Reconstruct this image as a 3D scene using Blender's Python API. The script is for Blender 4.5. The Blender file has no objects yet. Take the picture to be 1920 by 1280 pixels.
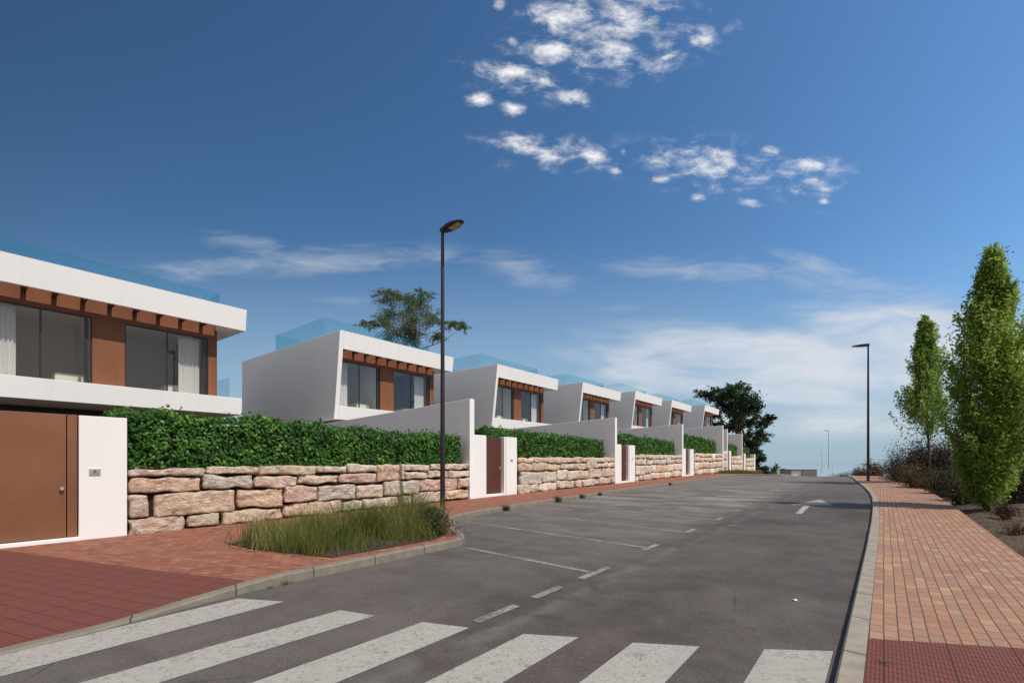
import bpy, bmesh, math, random
import numpy as np
from mathutils import noise, Vector, Matrix

# ------------------------------------------------------------------ camera, sky, sun, exposure
scene = bpy.context.scene
R = math.radians
F, CX, HY = 875.0, 960.0, 868.0              # focal length (px at 1920 wide), image centre, eye level row
TH = math.atan((1657 - 960) / F)             # view direction turned left of the street direction (+Y)
S, C = math.sin(TH), math.cos(TH)
EYE = 1.62
cam_d = bpy.data.cameras.new("camera")
cam_d.sensor_width = 36.0
cam_d.lens = F / 1920 * 36.0
cam_d.shift_y = (HY - 640) / 1920
cam_d.clip_start = 0.1
cam_d.clip_end = 60000
cam = bpy.data.objects.new("camera", cam_d)
scene.collection.objects.link(cam)
cam.location = (0, 0, EYE)
cam.rotation_euler = (R(90), 0, TH)
scene.camera = cam

SUN_EL, SUN_AZ = R(54), R(3)                 # azimuth measured from +X towards +Y
sun_dir = Vector((math.cos(SUN_EL) * math.cos(SUN_AZ), math.cos(SUN_EL) * math.sin(SUN_AZ), math.sin(SUN_EL)))
sun_d = bpy.data.lights.new("sun", 'SUN')
sun_d.energy = 3.7
sun_d.angle = R(0.5)
sun_d.color = (1.0, 0.93, 0.84)
sun = bpy.data.objects.new("sun", sun_d)
scene.collection.objects.link(sun)
sun.rotation_euler = sun_dir.to_track_quat('Z', 'Y').to_euler()
scene.view_settings.view_transform = 'Standard'
scene.view_settings.look = 'None'
scene.view_settings.gamma = 1
scene.view_settings.exposure = 0.10

world = bpy.data.worlds.new("World")
scene.world = world
world.use_nodes = True


class NT:
    """small helper to wire node trees"""
    def __init__(self, tree):
        self.t = tree
        self.n = tree.nodes
        self.l = tree.links

    def new(self, kind, ins=None, **props):
        nd = self.n.new(kind)
        for k, v in props.items():
            setattr(nd, k, v)
        for k, v in (ins or {}).items():
            if isinstance(v, bpy.types.NodeSocket):
                self.l.new(v, nd.inputs[k])
            else:
                nd.inputs[k].default_value = v
        return nd

    def math(self, op, a, b=None, clamp=False):
        ins = {0: a}
        if b is not None:
            ins[1] = b
        return self.new('ShaderNodeMath', ins, operation=op, use_clamp=clamp).outputs[0]

    def mix(self, fac, a, b, mode='MIX'):
        nd = self.n.new('ShaderNodeMix')
        nd.data_type = 'RGBA'
        nd.blend_type = mode
        for idx, v in ((0, fac), (6, a), (7, b)):
            if isinstance(v, bpy.types.NodeSocket):
                self.l.new(v, nd.inputs[idx])
            else:
                if idx != 0 and len(v) == 3:
                    v = (*v, 1)
                nd.inputs[idx].default_value = v
        return nd.outputs[2]

    def ramp(self, fac, a, b, lo=0.0, hi=1.0, smooth=False):
        nd = self.new('ShaderNodeMapRange', {0: fac, 1: a, 2: b, 3: lo, 4: hi})
        nd.clamp = True
        if smooth:
            nd.interpolation_type = 'SMOOTHSTEP'
        return nd.outputs[0]


SKY_K = 0.115


def build_sky():
    w = NT(world.node_tree)
    w.n.clear()
    sky = w.new('ShaderNodeTexSky', sky_type='NISHITA', sun_disc=False, sun_elevation=SUN_EL,
                sun_rotation=math.pi / 2 - SUN_AZ, altitude=0, air_density=1.0, dust_density=0.6, ozone_density=3.0)
    co = w.new('ShaderNodeTexCoord').outputs['Generated']
    dot = lambda v: w.new('ShaderNodeVectorMath', {0: co, 1: v}, operation='DOT_PRODUCT').outputs['Value']
    f = w.math('MAXIMUM', dot((-S, C, 0)), 0.05)
    a = w.math('DIVIDE', dot((C, S, 0)), f)
    b = w.math('DIVIDE', dot((0, 0, 1)), f)
    ab = w.new('ShaderNodeCombineXYZ', {0: a, 1: b, 2: 0.0}).outputs[0]

    def field(lst):
        acc = None
        for (u, v, ru, rv, rot, k) in lst:
            m = w.new('ShaderNodeMapping', {'Vector': ab, 'Location': ((u - CX) / F, (HY - v) / F, 0),
                                            'Rotation': (0, 0, R(-rot)), 'Scale': (ru / F, rv / F, 1)}, vector_type='TEXTURE').outputs[0]
            ln = w.new('ShaderNodeVectorMath', {0: m}, operation='LENGTH').outputs['Value']
            q = w.ramp(ln, 0.0, 1.6, k, 0.0)
            acc = q if acc is None else w.math('MAXIMUM', acc, q)
        return acc
    cum = [(1130, 65, 165, 80, -10, .52), (985, 150, 115, 38, 5, .45), (1055, 288, 150, 36, 5, .45), (1335, 312, 140, 50, 8, .5), (1520, 335, 85, 48, 10, .48), (1250, 98, 115, 36, -22, .5),
           (1060, 25, 75, 32, -5, 1), (1170, 18, 80, 30, -10, 1), (1105, 62, 75, 28, -15, 1), (1040, 95, 42, 26, -20, .95),
           (1165, 92, 55, 20, 15, .95), (1140, 122, 58, 11, 3, .9), (1255, 104, 42, 8, -25, .9), (1308, 76, 26, 14, -15, .95),
           (966, 138, 80, 20, 8, 1), (1080, 184, 30, 16, 15, 1), (898, 187, 23, 13, 0, .95), (962, 204, 22, 14, 5, 1),
           (1000, 282, 72, 15, 8, 1.05), (968, 272, 32, 15, 0, 1), (1110, 292, 36, 24, 25, .95),
           (1305, 307, 75, 22, 6, 1.05), (1352, 300, 52, 20, 20, .92), (1240, 336, 16, 7, 5, 1), (1308, 371, 15, 8, 5, 1),
           (1405, 379, 24, 8, 10, 1), (1443, 284, 18, 9, 5, 1), (1505, 309, 42, 14, 8, .95), (1532, 344, 38, 12, 12, 1),
           (1545, 378, 16, 6, 0, .9), (937, 12, 12, 12, 0, .8), (1150, 318, 18, 7, 10, .8), (1170, 285, 7, 8, 0, .9), (962, 78, 10, 8, 30, .8)]
    cir = [(560, 492, 270, 22, -4, 1), (480, 468, 90, 20, 12, .8), (970, 505, 90, 26, 14, .9), (1320, 510, 140, 20, 4, 1), (1530, 500, 70, 16, 20, .9),
           (1620, 540, 220, 26, 10, .9), (650, 563, 60, 8, 0, .6), (1190, 577, 60, 8, 0, .6)]
    low = [(1500, 690, 330, 60, 4, 1), (1260, 690, 130, 26, 0, .8), (1760, 640, 220, 50, 8, 1), (1560, 790, 300, 28, 0, .6), (1380, 640, 200, 22, 6, .6), (1180, 735, 90, 14, 0, .5)]
    stc = w.new('ShaderNodeMapping', {'Vector': ab, 'Rotation': (0, 0, R(14)), 'Scale': (.72, 1.3, 1)}).outputs[0]
    n1 = w.new('ShaderNodeTexNoise', {'Vector': stc, 'Scale': 20.0, 'Detail': 10.0, 'Roughness': 0.65, 'Distortion': 0.25}).outputs[0]
    fcum = field(cum)
    d1 = w.math('ADD', fcum, w.math('MULTIPLY', w.math('SUBTRACT', n1, 0.49), 3.3))
    c1 = w.math('MULTIPLY', w.ramp(d1, 0.1, 1.45, 0, 1, True), w.ramp(fcum, .02, .38))
    st = w.new('ShaderNodeMapping', {'Vector': ab, 'Rotation': (0, 0, R(-7)), 'Scale': (3.0, 13.0, 1)}).outputs[0]
    n2 = w.new('ShaderNodeTexNoise', {'Vector': st, 'Scale': 2.4, 'Detail': 8.0, 'Roughness': 0.6, 'Distortion': 0.6}).outputs[0]
    fcir = field(cir)
    d2 = w.math('ADD', fcir, w.math('MULTIPLY', w.math('SUBTRACT', n2, 0.5), 3.0))
    c2 = w.math('MULTIPLY', w.ramp(d2, -.15, 1.7, 0, 0.55, True), w.ramp(fcir, 0, .3))
    st3 = w.new('ShaderNodeMapping', {'Vector': ab, 'Rotation': (0, 0, R(-5)), 'Scale': (2.2, 8.5, 1)}).outputs[0]
    n3 = w.new('ShaderNodeTexNoise', {'Vector': st3, 'Scale': 2.2, 'Detail': 7.0, 'Roughness': 0.55, 'Distortion': 0.4}).outputs[0]
    flow = field(low)
    d3 = w.math('ADD', flow, w.math('MULTIPLY', w.math('SUBTRACT', n3, 0.5), 2.2))
    c3 = w.math('MULTIPLY', w.ramp(d3, -.25, 1.1, 0, 0.97, True), w.ramp(flow, 0, .35))
    base = w.new('ShaderNodeGamma', {0: sky.outputs[0], 1: 1.0}).outputs[0]
    base = w.new('ShaderNodeHueSaturation', {'Color': base, 'Hue': 0.498, 'Saturation': 1.20, 'Value': 1.0}).outputs[0]
    side = w.ramp(a, -1.1, 1.15, .60, 1.32)
    base = w.mix(1.0, base, w.new('ShaderNodeCombineColor', {0: side, 1: side, 2: side}).outputs[0], 'MULTIPLY')
    base = w.mix(w.ramp(b, .50, -.04, 0, .93, True), base, (2.75, 3.85, 4.75))
    # unseen broken bright cloud added behind the camera to fill the shaded side walls
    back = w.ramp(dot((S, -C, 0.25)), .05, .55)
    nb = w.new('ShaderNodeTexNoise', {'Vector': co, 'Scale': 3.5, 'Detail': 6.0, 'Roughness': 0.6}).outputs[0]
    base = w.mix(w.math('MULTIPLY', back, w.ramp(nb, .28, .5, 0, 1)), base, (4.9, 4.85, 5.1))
    col = w.mix(c3, base, (5.6, 5.9, 6.4))
    col = w.mix(c2, col, (4.5, 4.9, 5.5))
    col = w.mix(c1, col, w.mix(w.ramp(n1, .42, .62), (5.6, 5.8, 6.2), (7.6, 7.6, 7.7)))
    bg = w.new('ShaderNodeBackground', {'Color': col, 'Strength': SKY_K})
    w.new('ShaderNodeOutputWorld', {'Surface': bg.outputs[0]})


build_sky()

# ------------------------------------------------------------------ helpers
rng = np.random.default_rng(7)
random.seed(7)
link = scene.collection.objects.link


def tag(o, label, cat, group=None, kind=None):
    if label:
        o['label'] = label
    if cat:
        o['category'] = cat
    if group:
        o['group'] = group
    if kind:
        o['kind'] = kind
    return o


def empty(name, loc, label, cat, group=None, rz=0):
    o = bpy.data.objects.new(name, None)
    o.empty_display_size = 0.3
    link(o)
    o.location = loc
    o.rotation_euler = (0, 0, rz)
    return tag(o, label, cat, group)


def mesh_obj(name, verts, faces, m=None, parent=None, smooth=False, attr=None):
    me = bpy.data.meshes.new(name)
    me.from_pydata([tuple(v) for v in verts], [], [tuple(f) for f in faces])
    if attr is not None:
        at = me.attributes.new('tint', 'FLOAT', 'POINT')
        at.data.foreach_set('value', np.asarray(attr, dtype=np.float32))
    if smooth:
        me.polygons.foreach_set('use_smooth', [True] * len(me.polygons))
    if m:
        me.materials.append(m)
    o = bpy.data.objects.new(name, me)
    link(o)
    if parent:
        o.parent = parent
    return o


class MB:
    """collects shapes and links them as one mesh object"""
    def __init__(self):
        self.v = []
        self.f = []

    def hexa(self, p):
        """8 corners: bottom ring (4, counter-clockwise) then top ring"""
        n = len(self.v)
        self.v += [tuple(q) for q in p]
        self.f += [(n + 3, n + 2, n + 1, n), (n + 4, n + 5, n + 6, n + 7), (n, n + 1, n + 5, n + 4),
                   (n + 1, n + 2, n + 6, n + 5), (n + 2, n + 3, n + 7, n + 6), (n + 3, n, n + 4, n + 7)]

    def box(self, x0, x1, y0, y1, z0, z1):
        self.hexa([(x0, y0, z0), (x1, y0, z0), (x1, y1, z0), (x0, y1, z0), (x0, y0, z1), (x1, y0, z1), (x1, y1, z1), (x0, y1, z1)])

    def prism_x(self, poly, y0, y1):
        """poly of (x, z) swept along y"""
        n = len(self.v)
        k = len(poly)
        self.v += [(x, y0, z) for x, z in poly] + [(x, y1, z) for x, z in poly]
        self.f.append(tuple(range(n, n + k)))
        self.f.append(tuple(range(n + 2 * k - 1, n + k - 1, -1)))
        for i in range(k):
            j = (i + 1) % k
            self.f.append((n + j, n + i, n + k + i, n + k + j))

    def tube(self, path, rad, sides=8, cap=True):
        path = [Vector(p) for p in path]
        n0 = len(self.v)
        up = Vector((0, 0, 1))
        for i, p in enumerate(path):
            d = (path[min(i + 1, len(path) - 1)] - path[max(i - 1, 0)]).normalized()
            a = d.cross(up if abs(d.z) < 0.95 else Vector((1, 0, 0))).normalized()
            b = d.cross(a).normalized()
            for k in range(sides):
                t = 2 * math.pi * k / sides
                self.v.append(tuple(p + (a * math.cos(t) + b * math.sin(t)) * rad[i]))
        for i in range(len(path) - 1):
            for k in range(sides):
                k2 = (k + 1) % sides
                self.f.append((n0 + i * sides + k, n0 + i * sides + k2, n0 + (i + 1) * sides + k2, n0 + (i + 1) * sides + k))
        if cap:
            self.f.append(tuple(n0 + k for k in range(sides))[::-1])
            self.f.append(tuple(n0 + (len(path) - 1) * sides + k for k in range(sides)))

    def build(self, name, m, parent=None, bevel=0, smooth=False, recalc=True):
        o = mesh_obj(name, self.v, self.f, m, parent, smooth)
        if recalc:
            bm = bmesh.new()
            bm.from_mesh(o.data)
            bmesh.ops.recalc_face_normals(bm, faces=bm.faces)
            bm.to_mesh(o.data)
            bm.free()
        if bevel:
            md = o.modifiers.new('bevel', 'BEVEL')
            md.width = bevel
            md.segments = 2
            md.limit_method = 'ANGLE'
        return o


def copy_tree(o, parent=None):
    c = o.copy()
    link(c)
    if parent:
        c.parent = parent
    for ch in list(o.children):
        copy_tree(ch, c)
    return c


def leaf_obj(name, pts, size, m, parent=None, outward=None, tint=None, aspect=1.7, fold=0.0, upbias=0.0, jitter=0.35):
    """one kite-shaped face per leaf, spread through a volume"""
    pts = np.asarray(pts, dtype=np.float64)
    n = len(pts)
    d = rng.normal(size=(n, 3))
    if outward is not None:
        d = d * 0.65 + outward
    d[:, 2] += upbias
    d /= np.linalg.norm(d, axis=1)[:, None] + 1e-9
    t = rng.normal(size=(n, 3))
    a = np.cross(d, t)
    a /= np.linalg.norm(a, axis=1)[:, None] + 1e-9
    b = np.cross(d, a)
    s = size * (1 + jitter * rng.uniform(-1, 1, n))[:, None]
    w = s / aspect
    v = np.empty((n, 4, 3))
    v[:, 0] = pts - a * s * 0.5
    v[:, 1] = pts + b * w * 0.5 - a * s * 0.05 + d * fold * s
    v[:, 2] = pts + a * s * 0.5
    v[:, 3] = pts - b * w * 0.5 - a * s * 0.05 + d * fold * s
    me = bpy.data.meshes.new(name)
    me.vertices.add(4 * n)
    me.vertices.foreach_set('co', v.reshape(-1))
    me.loops.add(4 * n)
    me.loops.foreach_set('vertex_index', np.arange(4 * n, dtype=np.int32))
    me.polygons.add(n)
    me.polygons.foreach_set('loop_start', np.arange(0, 4 * n, 4, dtype=np.int32))
    at = me.attributes.new('tint', 'FLOAT', 'POINT')
    tv = rng.uniform(0, 1, n) if tint is None else tint
    at.data.foreach_set('value', np.repeat(tv, 4).astype(np.float32))
    me.update()
    me.materials.append(m)
    o = bpy.data.objects.new(name, me)
    link(o)
    if parent:
        o.parent = parent
    return o


def blade_obj(name, base, height, lean, width, m, parent=None, tint=None):
    """grass blades: two-segment tapering strips"""
    base = np.asarray(base, dtype=np.float64)
    n = len(base)
    ang = rng.uniform(0, 2 * math.pi, n)
    side = np.stack([np.cos(ang), np.sin(ang), np.zeros(n)], 1) * (width * 0.5)
    h = height[:, None]
    lz = np.zeros((n, 3))
    lz[:, :2] = lean
    mid = base + np.array([0, 0, 1.0]) * h * 0.55 + lz * h * 0.3
    tip = base + np.array([0, 0, 1.0]) * h + lz * h
    v = np.empty((n, 5, 3))
    v[:, 0] = base - side
    v[:, 1] = base + side
    v[:, 2] = mid + side * 0.8
    v[:, 3] = mid - side * 0.8
    v[:, 4] = tip
    me = bpy.data.meshes.new(name)
    me.vertices.add(5 * n)
    me.vertices.foreach_set('co', v.reshape(-1))
    idx = np.arange(n)[:, None] * 5
    lo = np.concatenate([idx + np.array([[0, 1, 2, 3]]), idx + np.array([[3, 2, 4]])], 1).reshape(-1)
    me.loops.add(7 * n)
    me.loops.foreach_set('vertex_index', lo.astype(np.int32))
    me.polygons.add(2 * n)
    ls = np.stack([np.arange(n) * 7, np.arange(n) * 7 + 4], 1).reshape(-1)
    me.polygons.foreach_set('loop_start', ls.astype(np.int32))
    at = me.attributes.new('tint', 'FLOAT', 'POINT')
    tv = rng.uniform(0, 1, n) if tint is None else tint
    at.data.foreach_set('value', np.repeat(tv, 5).astype(np.float32))
    me.update()
    me.materials.append(m)
    o = bpy.data.objects.new(name, me)
    link(o)
    if parent:
        o.parent = parent
    return o


# ------------------------------------------------------------------ the lie of the land
PR = [(-60, -.02), (-30, -.02), (0, .0), (2.6, .02), (12.6, .16), (24, .31), (36, .47), (42, .56), (46, .54), (50, .45), (58, .10), (70, -.6),
      (100, -2.8), (200, -10), (400, -25), (900, -46), (1200, -56), (9000, -60), (40000, -60)]


def gz(Y):
    if Y <= PR[0][0]:
        return PR[0][1]
    for (a, b), (c, d) in zip(PR, PR[1:]):
        if Y <= c:
            return b + (d - b) * (Y - a) / (c - a)
    return PR[-1][1]


def lerp_tab(tab, Y):
    if Y <= tab[0][0]:
        return tab[0][1]
    for (a, b), (c, d) in zip(tab, tab[1:]):
        if Y <= c:
            return b + (d - b) * (Y - a) / (c - a)
    return tab[-1][1]


KR = [(-40, -.30), (4, -.28), (10, -.25), (14, -.25), (18, -.28), (22, -.36), (25, -.5), (28.4, -.73), (33, -1.1), (38, -1.5), (42.4, -1.9), (50, -2.7), (60, -3.6), (80, -5.5),
      (124, -9.9), (260, -24)]
EDGE = [(-40, 1.6), (15, 1.63), (20.6, 1.65), (24, 1.58), (28.3, 1.39), (34, .9), (40.5, .2), (50, -.8), (60, -1.7), (80, -3.6), (124, -8), (260, -22)]
KL = [(-40, -5.55), (-2, -5.65), (.4, -5.8), (1.1, -5.9), (1.8, -6.05), (2.6, -6.18), (6.1, -6.2), (6.45, -6.3), (6.75, -6.6), (7.05, -7.1), (8.5, -8.7), (9.1, -9.0),
      (10.5, -9.2), (12.9, -9.4), (19.3, -9.6), (31.5, -9.8), (43.0, -9.9), (44.2, -8.6), (45.4, -6.9), (46, -6.5), (50, -6.6), (52, -7.8),
      (54, -10.2), (70, -11.5), (100, -14), (124, -18), (260, -32)]
kr = lambda Y: lerp_tab(KR, Y)
kl = lambda Y: lerp_tab(KL, Y)
edge = lambda Y: lerp_tab(EDGE, Y)
WALL_X = -12.1


def kl_h(Y):                                   # height of the left kerb above the road: dropped at the crossing
    return lerp_tab([(-40, .025), (1.2, .025), (2.9, .13), (300, .13)], Y)


def proj_pt(u, v, d):
    r = (u - CX) / F * d
    return (r * C - d * S, r * S + d * C, EYE + (HY - v) / F * d)


# ------------------------------------------------------------------ materials
def mat(name):
    m = bpy.data.materials.new(name)
    m.use_nodes = True
    t = NT(m.node_tree)
    t.n.clear()
    return m, t


def finish(t, col, rough=0.7, bump=None, bstr=0.3, bdist=0.01, spec=0.3, metal=0.0, **extra):
    ins = {'Base Color': col if isinstance(col, bpy.types.NodeSocket) else (*col, 1), 'Roughness': rough, 'Specular IOR Level': spec, 'Metallic': metal}
    if bump is not None:
        ins['Normal'] = t.new('ShaderNodeBump', {'Height': bump, 'Strength': bstr, 'Distance': bdist}).outputs[0]
    ins.update(extra)
    p = t.new('ShaderNodeBsdfPrincipled', ins)
    t.new('ShaderNodeOutputMaterial', {'Surface': p.outputs[0]})
    return p


def objco(t):
    return t.new('ShaderNodeTexCoord').outputs['Object']


def noise_n(t, co, scale, detail=4, rough=.55, dist=0.0, vec_scale=None):
    if vec_scale:
        co = t.new('ShaderNodeMapping', {'Vector': co, 'Scale': vec_scale}).outputs[0]
    return t.new('ShaderNodeTexNoise', {'Vector': co, 'Scale': scale, 'Detail': detail, 'Roughness': rough, 'Distortion': dist}).outputs[0]


def plain_mat(name, col, rough=.6, var=.06, scale=3, spec=.3, metal=0, bump=0, vs=None):
    m, t = mat(name)
    co = objco(t)
    n = noise_n(t, co, scale, 5, vec_scale=vs)
    c = t.mix(t.ramp(n, .3, .7), tuple(x * (1 - var) for x in col), tuple(min(1, x * (1 + var)) for x in col))
    b = noise_n(t, co, 60, 3) if bump else None
    finish(t, c, rough, b, bump, .004, spec, metal)
    return m


def make_render_mat(name, col, streak=.10, tone=.05, rough=.75):
    m, t = mat(name)
    co = t.new('ShaderNodeNewGeometry').outputs['Position']
    big = noise_n(t, co, .5, 4)
    st = noise_n(t, co, 2.2, 5, .65, 0.2, (1, 1, .12))
    fine = noise_n(t, co, 26, 4, .6)
    d = t.mix(t.ramp(big, .3, .75), tuple(x * (1 - tone) for x in col), col)
    d = t.mix(t.ramp(st, .52, .82, 0, streak), d, (.35, .33, .30))
    d = t.mix(t.ramp(fine, .3, .7, 0, .05), d, (.5, .49, .47))
    finish(t, d, rough, noise_n(t, co, 140, 2), .12, .003, .25)
    return m


def leaf_mat(name, dark, light, third=None, rough=.5, trans=.25, patch=1.0):
    m, t = mat(name)
    at = t.new('ShaderNodeAttribute', attribute_name='tint').outputs['Fac']
    pos = t.new('ShaderNodeNewGeometry').outputs['Position']
    n = noise_n(t, pos, patch, 3)
    k = t.math('ADD', t.math('MULTIPLY', at, .65), t.ramp(n, .3, .7, 0, .35))
    c = t.mix(k, dark, light)
    if third:
        c = t.mix(t.ramp(at, .82, .9), c, third)
    p = t.new('ShaderNodeBsdfPrincipled', {'Base Color': c, 'Roughness': rough, 'Specular IOR Level': .25})
    tr = t.new('ShaderNodeBsdfTranslucent', {'Color': t.mix(.5, c, light)})
    mx = t.new('ShaderNodeMixShader', {0: trans, 1: p.outputs[0], 2: tr.outputs[0]})
    t.new('ShaderNodeOutputMaterial', {'Surface': mx.outputs[0]})
    return m


def make_asphalt():
    m, t = mat('asphalt')
    co = objco(t)
    big = noise_n(t, co, .35, 5, .6, .5)
    mid = noise_n(t, co, 2.2, 6, .65, .3)
    fine = noise_n(t, co, 48, 5, .8)
    vor = t.new('ShaderNodeTexVoronoi', {'Vector': co, 'Scale': 120}).outputs['Distance']
    c = t.mix(t.ramp(big, .35, .68), (.058, .047, .041), (.104, .087, .078))
    c = t.mix(t.ramp(mid, .45, .72, 0, .5), c, (.135, .117, .104))
    c = t.mix(t.ramp(mid, .44, .28, 0, .45), c, (.044, .036, .032))
    sep = t.new('ShaderNodeSeparateXYZ', {0: co})
    # paler, dusty surface in the parking bays beside the left kerb and further up the road
    bay = t.math('MULTIPLY', t.ramp(sep.outputs[0], -3.0, -3.9), t.ramp(sep.outputs[1], 4, 12, .25, 1))
    dust = noise_n(t, co, .8, 5, .6, .8, (.6, 1.6, 1))
    c = t.mix(t.math('MULTIPLY', bay, t.ramp(dust, .35, .68, .15, .75)), c, (.205, .190, .168))
    yel = t.math('MULTIPLY', t.ramp(sep.outputs[1], 13, 18), t.ramp(sep.outputs[1], 34, 24))
    c = t.mix(t.math('MULTIPLY', t.math('MULTIPLY', yel, bay), t.ramp(dust, .48, .62, 0, .65)), c, (.30, .27, .21))
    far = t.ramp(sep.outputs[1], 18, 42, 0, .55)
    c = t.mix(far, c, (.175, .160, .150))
    # long shallow seam and oil streaks along the driving line
    sm = noise_n(t, co, .9, 4, .6, .3, (2.2, .12, 1))
    c = t.mix(t.ramp(sm, .55, .72, 0, .35), c, (.066, .059, .057))
    # patched joint beside the bay line
    jn = noise_n(t, co, 1.4, 4)
    jx = t.math('ADD', sep.outputs[0], t.math('MULTIPLY', jn, .5))
    jd = t.math('ABSOLUTE', t.math('ADD', jx, 2.62))
    c = t.mix(t.math('MULTIPLY', t.ramp(jd, .16, .02, 0, .4), t.ramp(mid, .4, .6)), c, (.17, .168, .158))
    agg = t.ramp(fine, .53, .68)
    c = t.mix(t.math('MULTIPLY', agg, .55), c, (.22, .20, .18))
    c = t.mix(t.ramp(fine, .46, .3, 0, .55), c, (.035, .031, .031))
    # fine cracks
    cr = t.new('ShaderNodeTexVoronoi', {'Vector': t.new('ShaderNodeMapping', {'Vector': co, 'Scale': (.5, .35, 1)}).outputs[0], 'Scale': 1.0}, feature='DISTANCE_TO_EDGE').outputs['Distance']
    crm = t.math('MULTIPLY', t.ramp(t.math('ADD', cr, t.math('MULTIPLY', mid, .035)), .024, .017), t.ramp(big, .5, .6, 0, .5))
    c = t.mix(crm, c, (.035, .032, .030))
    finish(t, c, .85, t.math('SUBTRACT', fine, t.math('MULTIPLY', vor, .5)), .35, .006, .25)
    return m


def make_paint():
    m, t = mat('road_paint')
    co = objco(t)
    w = noise_n(t, co, 28, 6, .72)
    w2 = noise_n(t, co, 3.5, 5, .6)
    cr = t.new('ShaderNodeTexVoronoi', {'Vector': co, 'Scale': 9.0}, feature='DISTANCE_TO_EDGE').outputs['Distance']
    worn = t.math('ADD', t.ramp(w, .53, .62), t.ramp(w2, .54, .68, 0, .8), clamp=True)
    c = t.mix(t.ramp(w2, .3, .7), (.33, .305, .27), (.41, .385, .345))
    c = t.mix(t.math('MULTIPLY', worn, .75), c, (.20, .185, .17))
    c = t.mix(t.math('MULTIPLY', t.ramp(cr, .035, .01, 0, .5), t.ramp(w2, .4, .6)), c, (.13, .12, .11))
    finish(t, c, .8, w, .25, .004, .2)
    return m


def make_faint_paint():
    m, t = mat('worn_road_paint')
    co = objco(t)
    w = noise_n(t, co, 16, 6, .75)
    w2 = noise_n(t, co, 1.3, 4, .6)
    worn = t.math('ADD', t.ramp(w, .42, .60, 0, .6), t.ramp(w2, .38, .6, 0, .55), clamp=True)
    c = t.mix(worn, (.34, .315, .25), (.13, .118, .104))
    finish(t, c, .85, None, spec=.2)
    return m


def brick_nodes(t, co, rotdeg, bw, bh, cols, mortar, msize=.012, off=.5, freq=2, swap=False, bias=0):
    v = t.new('ShaderNodeMapping', {'Vector': co, 'Rotation': (0, 0, R(rotdeg))}).outputs[0]
    if swap:
        s = t.new('ShaderNodeSeparateXYZ', {0: v})
        v = t.new('ShaderNodeCombineXYZ', {0: s.outputs[1], 1: s.outputs[0], 2: 0.0}).outputs[0]
    mk = lambda c1, c2, bi: t.new('ShaderNodeTexBrick', {'Vector': v, 'Color1': (*c1, 1), 'Color2': (*c2, 1), 'Mortar': (*mortar, 1), 'Scale': 1.0, 'Mortar Size': msize,
                                                   'Mortar Smooth': .25, 'Bias': bi, 'Brick Width': bw, 'Row Height': bh}, offset=off, offset_frequency=freq)
    return mk, v


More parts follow.
